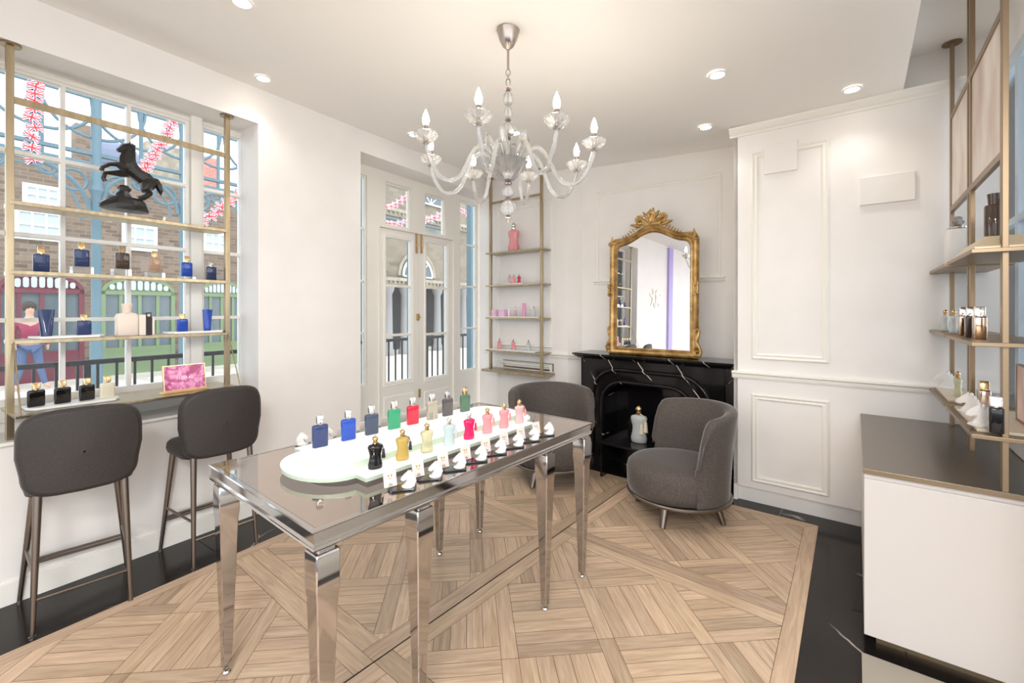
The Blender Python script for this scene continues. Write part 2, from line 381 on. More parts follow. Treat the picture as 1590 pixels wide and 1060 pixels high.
# border planks
for i in range(len(outer)):
    a, b, c, d = outer[i], outer[(i+1) % 4], inner[(i+1) % 4], inner[i]
    dd = Vector((b[0]-a[0], b[1]-a[1])).normalized(); plank([a, b, c, d], (dd.x, dd.y), .94)
S, FW, PW, PT = 1.54, .098, .080, .475
u0, w0 = 1.166, 1.77                      # panel corner in table frame (y' = +1.77)
for pi_ in range(-5, 5):
    for pj in range(-4, 4):
        a0 = u0+pi_*S; b0 = w0+pj*S
        T = lambda a, b: TB.w(a, b)[:2]
        # frame planks (mitre-free, pinwheel)
        fr = [((a0, a0+S-FW), (b0, b0+FW), 0), ((a0+S-FW, a0+S), (b0, b0+S-FW), 1), ((a0+FW, a0+S), (b0+S-FW, b0+S), 0), ((a0, a0+FW), (b0+FW, b0+S), 1)]
        for (x0, x1), (y0, y1), k in fr:
            plank(clip([T(x0, y0), T(x1, y0), T(x1, y1), T(x0, y1)], inner), TB.x if k == 0 else TB.y)
        inn = ccw([T(a0+FW, b0+FW), T(a0+S-FW, b0+FW), T(a0+S-FW, b0+S-FW), T(a0+FW, b0+S-FW)])
        cx, cy = a0+S/2, b0+S/2; r2 = math.sqrt(.5)
        D = lambda p, q: T(cx+(p-q)*r2, cy+(p+q)*r2)
        e1 = (TB.x[0]*r2+TB.y[0]*r2, TB.x[1]*r2+TB.y[1]*r2); e2 = (-e1[1], e1[0])
        def dp(p0, p1, q0, q1, ax):
            q = clip(clip([D(p0, q0), D(p1, q0), D(p1, q1), D(p0, q1)], inn), inner); plank(q, ax)
        for i in range(-3, 3):
            for j in range(-3, 3):
                p0 = i*PT+PW/2; q0 = j*PT+PW/2; w_ = PT-PW
                if (i+j) % 2:
                    for k in range(5): dp(p0, p0+w_, q0+k*w_/5, q0+(k+1)*w_/5, e1)
                else:
                    for k in range(5): dp(p0+k*w_/5, p0+(k+1)*w_/5, q0, q0+w_, e2)
                # lattice: plank below the cell (along p) and left of it (along q)
                if (i+j) % 2: dp(p0-PW, p0+w_+PW, q0-PW, q0, e1); dp(p0-PW, p0, q0, q0+w_, e2)
                else: dp(p0, p0+w_, q0-PW, q0, e1); dp(p0-PW, p0, q0, q0+w_, e2)
me = bpy.data.meshes.new('floor'); me.from_pydata(fv, [], ff); me.materials.append(wood)
me.uv_layers.new(name='UVMap'); me.color_attributes.new('tone', 'FLOAT_COLOR', 'CORNER'); uvl = me.uv_layers['UVMap']; ca = me.color_attributes['tone']; k = 0
for fi, f in enumerate(me.polygons):
    for li in range(len(fuv[fi])):
        uvl.data[k].uv = fuv[fi][li]; ca.data[k].color = (*fton[fi], 1); k += 1
fo = bpy.data.objects.new('floor', me); COL.objects.link(fo); fo.location = (0, 0, .004); fo['kind'] = 'structure'
# dark joint bed under the planks, and marble surround
mb = MB(); mb.prism([(p[0], p[1]) for p in outer], -.02, .0030)
struct('floor', mb, mat('joint_bed', srgb(74, 54, 40), .8), smooth=False)
bigl = [LW.w(-8.5, .12)[:2], LW.w(4.62, .12)[:2], SW.w(.15, .4)[:2], (2.4, 5.0), (3.7, 3.1), (4.6, 1.6), (3.6, -5.0), (-6.5, -5.6)]
mb = MB(); mb.add([(x, y, 0.0) for x, y in bigl], [tuple(range(len(bigl)))])
mb2 = MB(); mb2.prism(ccw(bigl), -.08, 0.0)
struct('floor', mb2, marble, smooth=False)
def joint(p, q): 
    m_ = MB(); p = Vector((*p, .0012)); q = Vector((*q, .0012)); m_.bar(p, q, .0035, .002); return m_
jm = mat('marble_joint', srgb(12, 11, 12), .6)
mj = MB()
for s in (-.6, .9, 2.4): mj.bar((*LW.w(s, .1)[:2], .0008), (*LW.w(s, -.33)[:2], .0008), .004, .001)
mj.bar((*CT.w(4.3, -.17)[:2], .0008), (*CT.w(.5, -.17)[:2], .0008), .004, .001)
for u in (3.0, 2.0): mj.bar((*CT.w(u, .03)[:2], .0008), (*CT.w(u, -.33)[:2], .0008), .004, .001)
struct('trim_1', mj, jm, smooth=False)
mj = MB(); mj.box(-3.0, 4.55, 1.7675, 1.7725, .0035, .0062); struct('trim_14', mj, jm, TB.w(0, 0), TB.rz, smooth=False)

# ---- ceiling
nx, ny = 90, 90; cvx = []; cfs = []
ubmax = .24                                       # slab ends at v = .24
def uv2xy(u, v): return (u*.6133+v*.7899, u*.7899-v*.6133)
for i in range(nx+1):
    for j in range(ny+1):
        u = -6+i*(14.2)/nx; v = ubmax-j*9.2/ny
        X, Y = uv2xy(u, v); cvx.append((X, Y, ceil_z(X, Y)))
for i in range(nx):
    for j in range(ny):
        a = i*(ny+1)+j; c_ = cvx[a]
        if LW.loc(c_[0], c_[1])[1] < .18 and c_[2] > 0: cfs.append((a, a+1, a+ny+2, a+ny+1))
mb = MB(); mb.add(cvx, cfs)
for i in range(nx):                               # slab edge face up to the higher ceiling
    a = cvx[i*(ny+1)]; b = cvx[(i+1)*(ny+1)]
    mb.add([a, b, (b[0], b[1], 3.40), (a[0], a[1], 3.40)], [(0, 1, 2, 3)])
struct('ceiling', mb, ceilm, fix=False, ang=60)
mb = MB(); q = [uv2xy(-6, .2), uv2xy(6.5, .2), uv2xy(6.5, 3), uv2xy(-6, 3)]; mb.prism(ccw(q), 3.345, 3.42)
struct('ceiling', mb, ceilm, smooth=False)

# ---- left wall (window and door recess)
wx0, wx1, wz0, wz1 = -.16, LW.at(401, 0), .875, 3.06
dx0 = LW.at(560, 0); dx1 = 4.85; dz1 = 3.12
mb = holed(MB(), -8.5, dx1, 0, 3.5, 0, .34, [(wx0, wx1, wz0, wz1), (dx0, dx1+.1, -.1, dz1)])
struct('wall_left', mb, white, LW.w(0, 0), LW.rz, smooth=False)
mb = MB(); mb.box(-8.5, dx0, -.014, 0, 0, .12); mb.box(-8.5, dx0, -.010, 0, .12, .128)
struct('baseboard_left', mb, joinery, LW.w(0, 0), LW.rz, smooth=False, bevel=.002)
mb = MB(); mb.box(wx0-.02, wx1+.0, -.022, .30, .862, .882)
struct('trim_2', mb, joinery, LW.w(0, 0), LW.rz, smooth=False, bevel=.003)     # window ledge
# window frames (plane o = .27 .. .33)
rows = [1.06, 1.535, 2.046, 2.53, 3.0]
def window(name, x0, x1, bars, z0=.94, z1=3.045, fr=.055, oo=.285):
    mb = MB(); xs = [x0+fr]+[b for b in bars]+[x1-fr]
    holes = []
    for i in range(len(xs)-1):
        for j in range(4):
            a = xs[i]+(.011 if i else 0); b = xs[i+1]-(.011 if i < len(xs)-2 else 0)
            c = rows[j]+.012; d = rows[j+1]-(.012 if j < 3 else 0)
            holes.append((a, b, c, d))
    holed(mb, x0, x1, z0, z1, oo, oo+.05, holes)
    rect_mould(mb, x0-.0, x1+.0, z0, z1, oo, .03, .016)
    o = struct(name, mb, joinery, LW.w(0, 0), LW.rz, smooth=False)
    g = MB(); g.box(x0+fr-.01, x1-fr+.01, oo+.022, oo+.026, z0+.05, z1-.03)
    go = obj('window_pane', g, pane, o, smooth=False); return o
window('window_1', -.15, 1.015, [LW.at(97, .3)-.66, LW.at(97, .3)-.33, LW.at(97, .3), LW.at(199.5, .3)][2:], )
window('window_2', 1.025, 1.43, [])
mb = MB(); mb.box(.985, 1.06, .255, .335, .90, 3.06); mb.box(-.16, 1.5, .30, .34, .87, .945)
mb.box(wx1-.002, 1.52, .27, .34, .87, 3.08)
struct('trim_3', mb, joinery, LW.w(0, 0), LW.rz, smooth=False, bevel=.004)
# hanging iron window stay seen at the top right pane is left out

# ---- door wall (plane o = .30)
DO = .30
def dz(px, py): return LW.at(px, DO, py)[1]
def ds(px): return LW.at(px, DO)
xa, xb = dx0-.35, ds(753)+.03
panes = {}
sl_l = (ds(548), ds(570)); sl_r = (ds(714.7), ds(741.6))
zt0, zt1 = dz(599, 349), dz(599, 281)
zl0, zl1 = dz(565, 600), dz(565, 271)
zr0, zr1 = dz(728, 575), dz(728, 314)
holes = [(sl_l[0], sl_l[1], zl0, zl1), (ds(599), ds(638), zt0, zt1), (ds(660), ds(692), zt0, zt1), (sl_r[0], sl_r[1], zr0, zr1), (ds(589), ds(704), -.1, dz(589, 351))]
mb = holed(MB(), xa, xb, 0, 3.5, DO, DO+.08, holes)
struct('wall_back', mb, joinery, LW.w(0, 0), LW.rz, smooth=False)
def sidelight(name, s0, s1, z0, z1, n):
    mb = MB(); holed(mb, s0, s1, z0, z1, DO+.02, DO+.06, [(s0+.016, s1-.016, z0+.02+(z1-z0-.02)*k/n, z0+(z1-z0-.02)*(k+1)/n) for k in range(n)])
    o = struct(name, mb, joinery, LW.w(0, 0), LW.rz, smooth=False)
    g = MB(); g.box(s0+.01, s1-.01, DO+.037, DO+.041, z0+.01, z1-.01); obj('window_pane', g, pane, o, smooth=False)
sidelight('window_3', *sl_l, zl0, zl1, 4); sidelight('window_4', ds(599), ds(638), zt0, zt1, 1)
sidelight('window_5', ds(660), ds(692), zt0, zt1, 1); sidelight('window_6', *sl_r, zr0, zr1, 4)
DT = dz(589, 351)-.004; mid = ds(651.5)
def door(name, s0, s1, g0, g1, gz0, gz1, bars):
    ho = []; zz = [gz0]+bars+[gz1]
    for k in range(3): ho.append((g0, g1, zz[k]+(.013 if k else 0), zz[k+1]-(.013 if k < 2 else 0)))
    mb = holed(MB(), s0+.003, s1-.003, .01, DT, DO+.015, DO+.06, ho)
    rect_mould(mb, g0-.035, g1+.035, gz0-.045, gz1+.035, DO+.015, .035, .012)
    rect_mould(mb, g0-.035, g1+.035, .22, gz0-.16, DO+.015, .035, .012)
    o = struct(name, mb, joinery, LW.w(0, 0), LW.rz, smooth=False)
    g = MB(); g.box(g0-.005, g1+.005, DO+.035, DO+.039, gz0-.005, gz1+.005); obj('window_pane', g, pane, o, smooth=False)
    return o
d1 = door('door_1', ds(589), mid, ds(600.6), ds(639.4), dz(620, 591), dz(620, 371), [dz(620, 520), dz(620, 444)])
d2 = door('door_2', mid, ds(704), ds(662.7), ds(695), dz(679, 584), dz(679, 378), [dz(679, 518), dz(679, 447)])
for dd_, px in ((d1, 647.5), (d2, 655)):
    b_ = MB(); s = ds(px); b_.box(s-.011, s+.011, DO-.002, DO+.015, dz(px, 393), dz(px, 361)); b_.tube([(s, DO-.008, dz(px, 384)), (s, DO-.008, dz(px, 368))], .008)
    obj('bolt', b_, gold, dd_)
b_ = MB(); s = ds(652.5)-.03; b_.box(s-.02, s+.02, DO-.002, DO+.015, dz(652, 497), dz(652, 487)); b_.tube([(s, DO, dz(652, 492)), (s, DO-.03, dz(652, 492))], .008); obj('lock', b_, gold, d1)
b_ = MB()
for zz in (dz(653, 610),): b_.box(ds(652)-.012, ds(652)+.012, DO+.0, DO+.015, zz-.05, zz+.05)
obj('hinge', b_, gold, d1)
mb = MB(); mb.box(ds(589)-.015, ds(704)+.015, DO-.012, DO, DT+.0, DT+.03)
for s in (ds(589)-.012, ds(704)+.0): mb.box(s, s+.012, DO-.012, DO, 0, DT)
struct('trim_4', mb, joinery, LW.w(0, 0), LW.rz, smooth=False)

# ---- shelf wall, return, fireplace wall
sx0 = SW.loc(*LW.w(4.85, .30)[:2])[0]-.02
mb = MB(); mb.box(-1.42, 0, 0, .16, 0, 3.5); struct('wall_back', mb, white, SW.w(0, 0), SW.rz, smooth=False)
mb = MB(); mb.box(-.03, 1.9, 0, .12, 0, 3.5); struct('wall_back', mb, white, BW.w(0, 0), BW.rz, smooth=False)
mb = MB(); c0 = SW.w(0, 0); c1 = SW.w(0, .16); c2 = BW.w(.02, .0); c3 = BW.w(.02, .1)
mb.prism(ccw([c0[:2], c2[:2], c3[:2], c1[:2]]), 0, 3.5); struct('wall_back', mb, white, smooth=False)
crz = 1.03
mb = MB(); rail_run(mb, -1.36, 0.012, crz, 0, .055, .03)
struct('trim_5', mb, joinery, SW.w(0, 0), SW.rz, smooth=False)
mb = MB(); rail_run(mb, -.01, .16, crz, 0, .055, .03)
cdir = Frame(c0[0], c0[1], c2[0]-c0[0], c2[1]-c0[1]); struct('trim_6', mb, joinery, cdir.w(0, 0), cdir.rz, smooth=False)
mb = MB(); rect_mould(mb, SW.at(772, 0), SW.at(858, 0), 1.12, 2.95, 0); rect_mould(mb, SW.at(772, 0), SW.at(858, 0), .25, .92, 0)
struct('trim_7', mb, joinery, SW.w(0, 0), SW.rz, smooth=False)
mb = MB(); bx0, bx1 = BW.at(925, 0), BW.at(1121, 0); zt = BW.at(1020, 0, 284)[1]; zb = BW.at(1020, 0, 436)[1]
rect_mould(mb, bx0, bx1, zb, zt, 0, .04, .014); rail_run(mb, bx0-.02, bx1+.03, zb, 0, .05, .035)
struct('trim_8', mb, joinery, BW.w(0, 0), BW.rz, smooth=False)

# ---- right wall
mb = MB(); mb.box(0, 1.62, 0, .14, .125, 3.5); mb.box(0, 1.62, .03, .14, 0, .125); mb.box(0, .03, 0, .9, 0, 3.5); mb.box(0, .012, -.004, .01, 0, .13)
struct('wall_right', mb, white, RW.w(0, 0), RW.rz, smooth=False)
mb = MB(); rail_run(mb, -.012, 1.62, 1.055, 0, .06, .035); struct('trim_9', mb, joinery, RW.w(0, 0), RW.rz, smooth=False)
mb = MB(); prof = [(0, 3.045), (.012, 3.045), (.014, 3.06), (.03, 3.075), (.045, 3.10), (.05, 3.118), (0, 3.118)]
mb.loft([[(x, -a, z) for a, z in prof] for x in (-.03, 1.62)]); struct('trim_10', mb, joinery, RW.w(0, 0), RW.rz, smooth=False)
mb = MB(); r0, r1 = RW.at(1167, 0), RW.at(1288, 0)
rect_mould(mb, r0, r1, RW.at(1166, 0, 557)[1], RW.at(1167, 0, 238)[1], 0, .05, .02)
rect_mould(mb, r0, r1, RW.at(1167, 0, 746)[1], RW.at(1167, 0, 610)[1], 0, .05, .02)
struct('trim_11', mb, joinery, RW.w(0, 0), RW.rz, smooth=False)
def plaque(x0, x1, y1, y0, lab):
    a, z0 = RW.at(x0, -.02, y0); b = RW.at(x1, -.02); z1 = RW.at(x0, -.02, y1)[1]
    mb = MB(); mb.box(a, b, -.022, 0, z0, z1); tag(obj('white_plaque', mb, white, None, RW.w(0, 0), RW.rz, smooth=False, bevel=.002), lab, 'wall panel')
plaque(1186, 1238, 226, 271, 'small blank white square panel near the top of the tall moulded wall frame')
plaque(1335, 1421, 277, 319, 'wide blank white rectangular panel fixed high on the right wall beside the shelves')
# window wall behind the counter shelves: v = .66
vw = -.665
mb = holed(MB(), 2.2, 4.42, 0, 3.5, vw-.12, vw, [(2.42, 4.28, .92, 3.02)]); mb.box(2.2, 2.32, -3.0, vw-.12, 0, 3.5)
struct('wall_right', mb, white, CT.w(0, 0), CT.rz, smooth=False)
frost = mat('frosted_blue_glass', srgb(206, 224, 238), .5, trans=.35)
mb = MB(); xs = [2.42, 3.04, 3.66, 4.28]
holed(mb, 2.42, 4.28, .92, 3.02, vw-.075, vw-.02, [(xs[i]+.035, xs[i+1]-.035, z0, z1) for i in range(3) for z0, z1 in ((.97, 2.08), (2.12, 2.97))])
wo = struct('window_7', mb, mat('pale_blue_joinery', srgb(206, 222, 234), .4), CT.w(0, 0), CT.rz, smooth=False)
g = MB(); g.box(2.44, 4.26, vw-.05, vw-.045, .95, 3.0); obj('window_pane', g, pane, wo, smooth=False)
mb = MB(); mb.box(2.32, 4.35, vw-.002, vw+.018, .842, .925); struct('trim_12', mb, joinery, CT.w(0, 0), CT.rz, smooth=False, bevel=.004)

# ---- lilac pier and crest on the left wall, seen in the mirror
mb = MB(); mb.box(-1.95, -1.72, -.05, 0, 0, 3.3); struct('trim_13', mb, lilac, LW.w(0, 0), LW.rz, smooth=False)
goldpaint = mat('pale_gold_relief', srgb(222, 212, 198), .4, .4)
cr_ = MB()
def crest_half(sg):
    pts = [(.03, 0), (.05, .08), (.02, .16), (.06, .22), (.12, .25), (.17, .21), (.14, .19), (.11, .20), (.12, .13), (.20, .10), (.29, .14), (.30, .11), (.21, .05), (.14, .03), (.18, -.05), (.24, -.12), (.20, -.13), (.12, -.06), (.07, -.10), (.05, -.16), (.02, -.16)]
    cr_.slab([(sg*x, z) for x, z in pts], -.012, 0)
crest_half(1); crest_half(-1); cr_.box(-.012, .012, -.012, 0, -.18, .2)
o = obj('crest_relief', cr_, goldpaint, None, LW.w(-1.05, -.002, 2.03), LW.rz, smooth=False)
tag(o, 'pale gold crest of two facing horses on the white wall, seen in the mirror', 'wall emblem')

# ================================================================ CEILING LAMPS
lampring = mat('lamp_ring', srgb(238, 236, 232), .4)
def downlight(X, Y, label):
    z = ceil_z(X, Y) if (.7899*X-.6133*Y) < .24 else 3.345
    t = thing('downlight', label, 'ceiling light', (X, Y, z-.007), 0, 'recessed ceiling downlights')
    a = MB(); a.lathe([(.040, .004), (.052, .002), (.056, -.003), (.054, -.007), (.046, -.008), (.040, -.004)], 28, cap=False)
    obj('trim_ring', a, lampring, t); b = MB(); b.lathe([(.0, -.0035), (.040, -.0035), (.0401, -.0015), (.0, -.0015)], 24); obj('lamp_lens', b, lampm, t)
    ld_ = bpy.data.lights.new('downlight_lamp', 'SPOT'); ld_.energy = LAMP_W; ld_.color = (1, .97, .93); ld_.spot_size = math.radians(125); ld_.spot_blend = .9; ld_.shadow_soft_size = .05
    lo = bpy.data.objects.new('downlight_lamp', ld_); COL.objects.link(lo); lo.parent = t; lo.location = (0, 0, -.03)
    return t
def on_ceil(px, py):
    z = 3.25
    for _ in range(8): X, Y = P(px, py, z); z = ceil_z(X, Y)
    return X, Y
for px, py, lab in ((409, 120, 'ceiling downlight nearest the left window wall'), (1114, 114, 'ceiling downlight between the chandelier and the right wall, larger and nearer'),
                    (1323, 137, 'ceiling downlight furthest right, close to the crown moulding'), (1096, 196, 'ceiling downlight above the left edge of the moulded right wall, smaller'),
                    (643, 208, 'ceiling downlight in front of the double doors, left of the chandelier'), (800, 205, 'ceiling downlight hidden behind the chandelier column'),
                    (376, 1, 'ceiling downlight cut off by the top edge of the photo')):
    downlight(*on_ceil(px, py), lab)

# ================================================================ CHANDELIER
CHX, CHY = on_ceil(789, 46); chz = ceil_z(CHX, CHY); k_ = CHY/F
t = thing('chandelier', 'clear glass chandelier with eight lit candle arms hanging over the table', 'chandelier', (CHX, CHY, chz))
def zc(py): return EYE+(CY-py)*k_-chz
nickel = mat('brushed_nickel', srgb(176, 164, 156), .25, 1.0)
a = MB(); a.lathe([(.0, 0), (.062, 0), (.066, -.008), (.062, -.02), (.050, -.06), (.032, -.095), (.012, -.112), (.008, -.118), (0, -.118)], 28); obj('canopy', a, nickel, t)
a = MB(); a.tube([(0, 0, -.11), (0, 0, zc(108))], .007, 10)
for q, (zz, rot) in enumerate(((zc(113), 0), (zc(121), 1), (zc(128), 0))):
    ring = [(.012*math.cos(x)*(1-rot), .012*math.cos(x)*rot, zz+.022*math.sin(x)) for x in [2*PI*i/14 for i in range(14)]]
    a.tube(ring, .003, 6, closed=True)
obj('chain', a, nickel, t)
a = MB(); a.tube([(0, 0, zc(136)), (0, 0, zc(335))], .006, 10)
for py, r in ((139, .02), (187, .02), (216, .019), (285, .024), (309, .02), (338, .022)):
    z = zc(py); a.lathe([(0, z-.008), (r*.7, z-.007), (r, z), (r*.7, z+.007), (0, z+.008)], 18)
a.sphere((0, 0, zc(343)), .008); a.lathe([(0, zc(346)), (.01, zc(341)), (.004, zc(336)), (0, zc(335))], 12)
obj('column_rod', a, nickel, t)
def bead(py0, py1, r, name='glass_bead', m=crystal, lob=0):
    a = MB(); z0, z1 = zc(py1), zc(py0); n = 10
    a.lathe([(.012+(r-.012)*math.sin(PI*i/n)**.8, z0+(z1-z0)*i/n) for i in range(n+1)], 24, wob=.06 if lob else 0, lobes=lob or 1); obj(name, a, m, t)
bead(142, 165, .030, lob=8); bead(165, 185, .024, lob=8); bead(190, 213, .044, lob=8); bead(218, 252, .018); bead(288, 307, .034, lob=8); bead(310, 335, .042, lob=8)
a = MB(); zb_ = zc(281); zt_ = zc(253)
a.lathe([(.02, zb_), (.035, zb_+.004), (.062, zb_+.035), (.085, zb_+.068), (.105, zb_+.10), (.112, zb_+.112), (.10, zb_+.108), (.08, zb_+.085), (.03, zb_+.03), (.01, zb_+.02)], 48, wob=.045, lobes=12)
obj('bowl', a, crystal2, t)
R = 132*k_*1.0; zcup = 232; zcp = EYE+(CY-236)*k_-chz
ga = [a_*PI/4+math.radians(29) for a_ in range(8)]
for i, an in enumerate(ga):
    c, s = math.cos(an), math.sin(an)
    arm = [(.05, zb_+.09), (.10, zb_+.135), (.16, zb_+.175), (.21, zb_+.15), (.255, zb_+.075), (.30, zb_-.01), (.36, zb_-.045), (.42, zb_-.03), (.465, zb_+.03), (.49, zb_+.09), (.50, zcp-.035)]
    sc_ = R/.50; pts = [Vector((r*sc_*c, r*sc_*s, z)) for r, z in arm]
    fine = []
    for j in range(len(pts)-1):          # Catmull-Rom
        p0, p1, p2, p3 = pts[max(j-1, 0)], pts[j], pts[j+1], pts[min(j+2, len(pts)-1)]
        for q in range(4):
            x = q/4; fine.append(.5*((2*p1)+(p2-p0)*x+(2*p0-5*p1+4*p2-p3)*x*x+(3*p1-p0-3*p2+p3)*x**3))
    fine.append(pts[-1])
    a = MB(); a.tube(fine, .0115, 10); ao = obj('arm', a, crystal, t)
    x, y = R*c, R*s
    a = MB(); a.lathe([(.012, zcp-.034), (.03, zcp-.03), (.046, zcp-.015), (.058, zcp+.002), (.063, zcp+.012), (.058, zcp+.016), (.045, zcp+.004), (.02, zcp-.012), (.01, zcp-.018)], 48, cx=x, cy=y, wob=.07, lobes=12)
    obj('drip_pan', a, crystal, ao)
    a = MB(); a.lathe([(0, zcp-.04), (.018, zcp-.04), (.020, zcp-.035), (.014, zcp-.03), (.013, zcp+.0), (.0125, zcp+.055), (0, zcp+.055)], 18, cx=x, cy=y)
    obj('candle_holder', a, nickel, ao)
    a = MB(); a.lathe([(0, zcp+.053), (.010, zcp+.055), (.0165, zcp+.072), (.0175, zcp+.086), (.013, zcp+.108), (.006, zcp+.126), (.001, zcp+.138)], 18, cx=x, cy=y)
    obj('bulb', a, bulbm, ao)
a = MB()
for i in range(6):                       # curled glass leaves rising from the bowl
    an = i*PI/3+.3; c, s = math.cos(an), math.sin(an); q = []
    for j in range(12):
        f = j/11; r = .03+.075*math.sin(f*PI*.62)+.03*f; z = zb_+.09+.17*math.sin(min(f*1.25, 1)*PI/2)-max(0, f-.75)*.3
        q.append((r*c, r*s, z))
    a.tube(q, [.010+.012*math.sin(PI*j/11) for j in range(12)], 8, flat=.35)
obj('glass_leaves', a, crystal, t)
ld_ = bpy.data.lights.new('chandelier_fill', 'POINT'); ld_.energy = 9; ld_.color = (1, .965, .92); ld_.shadow_soft_size = .42  # soft fill added beneath the lit bulbs to brighten ceiling and room evenly
lo = bpy.data.objects.new('chandelier_fill', ld_); COL.objects.link(lo); lo.parent = t; lo.location = (0, 0, zcp-.64)

# ================================================================ BOTTLES
def glass_col(name, c, rough=.08, trans=0.0, metal=0.0): return mat(name, srgb(*c), rough, metal, trans=trans, coat=.6, ior=1.3)
BC = {
 'navy': glass_col('navy_glass', (48, 62, 104)), 'blue': glass_col('royal_blue_glass', (34, 74, 170)), 'slate': glass_col('slate_blue_glass', (70, 82, 104), .08, .25),
 'green': glass_col('emerald_glass', (60, 170, 124), .1, .3), 'red': glass_col('red_glass', (190, 36, 60)), 'clear': glass_col('pale_clear_glass', (236, 228, 206), .05, .75),
 'smoke': glass_col('smoke_grey_glass', (100, 94, 96), .06, .35), 'olive': glass_col('deep_green_glass', (82, 116, 92), .08, .15), 'black': glass_col('black_glass', (22, 20, 22)),
 'brown': glass_col('brown_glass', (74, 58, 50)), 'cream': glass_col('cream_glass', (240, 232, 208), .2, .2), 'copper': glass_col('copper_glass', (206, 168, 140), .1, .4),
 'amber': glass_col('amber_glass', (214, 180, 96), .06, .4), 'paleyellow': glass_col('pale_yellow_glass', (232, 226, 186), .06, .6), 'ice': glass_col('ice_blue_glass', (206, 224, 224), .25, .3),
 'magenta': glass_col('magenta_glass', (224, 30, 98), .12, .1), 'pink': glass_col('soft_pink_glass', (240, 156, 160), .2, .15), 'palepink': glass_col('pale_pink_glass', (240, 200, 200), .25, .35),
 'darkblue': glass_col('dark_blue_glass', (40, 56, 92)), 'metal': mat('rose_metal', srgb(206, 184, 166), .12, 1.0), 'frosty': glass_col('frosted_clear_glass', (224, 228, 226), .3, .4),
}
def square_bottle(loc, rz, label, col, h=.145, w=.072, cap=silver, group=None, d=None, hid=False):
    t = thing('perfume_bottle', label, 'perfume bottle', loc, rz, group); d = d or w*.36
    hb = h*.70; a = MB(); r = w*.13
    lps = [rrect(w/2-.003, d/2-.003, r, 0), rrect(w/2, d/2, r, .003)]
    for k in range(6):
        an = PI/2*k/5; lps.append(rrect(w/2-r*(1-math.cos(an)), d/2-r*.5*(1-math.cos(an)), r, hb-r+r*math.sin(an)))
    a.loft(lps); obj('glass_body', a, BC[col], t, ang=50)
    a = MB(); a.lathe([(w*.15, hb), (w*.15, hb+.006), (w*.13, hb+.006)], 16); obj('collar', a, cap, t)
    a = MB(); cw = w*.22; a.loft([rrect(cw, d*.42, .004, hb+.006), rrect(cw, d*.42, .004, h-.003), rrect(cw-.002, d*.42-.002, .003, h)])
    a.box(-cw*.8, cw*.8, -d*.42-.0012, -d*.42+.001, hb+.5*(h-hb), hb+.56*(h-hb)); obj('cap', a, cap, t, ang=50)
    return t
def curvy_bottle(loc, rz, label, col, h=.135, cap=gold, tassel='black', group=None):
    t = thing('perfume_bottle', label, 'perfume bottle', loc, rz, group); s = h/.135
    prof = [(0, .026), (.003, .029), (.018, .030), (.040, .0245), (.058, .0235), (.078, .029), (.090, .031), (.097, .027), (.101, .014), (.104, .010)]
    a = MB(); a.loft([[(1.0*r*s*math.cos(q*2*PI/24), .62*r*s*math.sin(q*2*PI/24), z*s) for q in range(24)] for z, r in prof]); obj('glass_body', a, BC[col], t, ang=60)
    a = MB(); a.lathe([(.011*s, .103*s), (.012*s, .108*s), (.008*s, .110*s), (.008*s, .112*s)], 16); obj('collar', a, cap, t)
    a = MB(); a.sphere((0, 0, .122*s), .0125*s, 16, 10); a.lathe([(.003*s, .132*s), (.004*s, .136*s), (0, .138*s)], 8); obj('cap', a, cap, t)
    if tassel:
        a = MB(); a.tube([(.006*s, -.008*s, .108*s), (.026*s, -.013*s, .098*s), (.030*s, -.015*s, .080*s)], .0016*s, 6)
        a.lathe([(.0, .082*s), (.005*s, .080*s), (.0065*s, .066*s), (.008*s, .044*s), (0, .043*s)], 10, cx=.030*s, cy=-.015*s)
        obj('tassel', a, BC[tassel] if tassel in BC else porcelain, t)
    return t

# ================================================================ DISPLAY TABLE
TH = .92; ta0, ta1, tb0, tb1 = .665, 2.38, 1.335, 2.275
tc = ((ta0+ta1)/2, (tb0+tb1)/2); hl, hw = (ta1-ta0)/2, (tb1-tb0)/2
t = thing('display_table', 'long mirrored chrome display table on eight tapered legs in the middle of the room', 'table', TB.w(tc[0], tc[1], 0), TB.rz)
def rect_loop(a, b, z): return [(-a, -b, z), (a, -b, z), (a, b, z), (-a, b, z)]
a = MB(); a.loft([rect_loop(hl-.022, hw-.022, TH-.010), rect_loop(hl-.022, hw-.022, TH-.001)]); obj('table_top', a, tabletop, t, smooth=False)
a = MB(); prof = [(-.020, TH-.012), (-.020, TH), (-.004, TH), (0, TH-.003), (-.004, TH-.008), (-.010, TH-.012), (-.010, TH-.044), (-.003, TH-.050), (-.003, TH-.054), (-.008, TH-.058), (-.004, TH-.063), (-.008, TH-.068), (-.030, TH-.068)]
a.loft([rect_loop(hl+p, hw+p, z) for p, z in prof], cap=False); obj('frame', a, chrome, t, ang=25)
def leg(px_, py_):
    a = MB(); L_ = []
    for z, h_ in ((TH-.068, .030), (TH-.082, .030), (TH-.084, .038), (TH-.092, .040), (TH-.20, .040), (TH-.24, .036), (.07, .0175), (.035, .0175), (.033, .014)):
        L_.append(rrect(h_, h_, .004, z, 1, px_, py_))
    a.loft(L_); a.lathe([(0, .035), (.007, .035), (.007, .022), (.014, .018), (.018, .010), (.015, .003), (.010, 0), (0, 0)], 16, cx=px_, cy=py_)
    obj('leg', a, chrome, t, ang=25)
for la in (.72, 1.11, 1.95, 2.33):
    for lb in (1.38, 2.22): leg(la-tc[0], lb-tc[1])
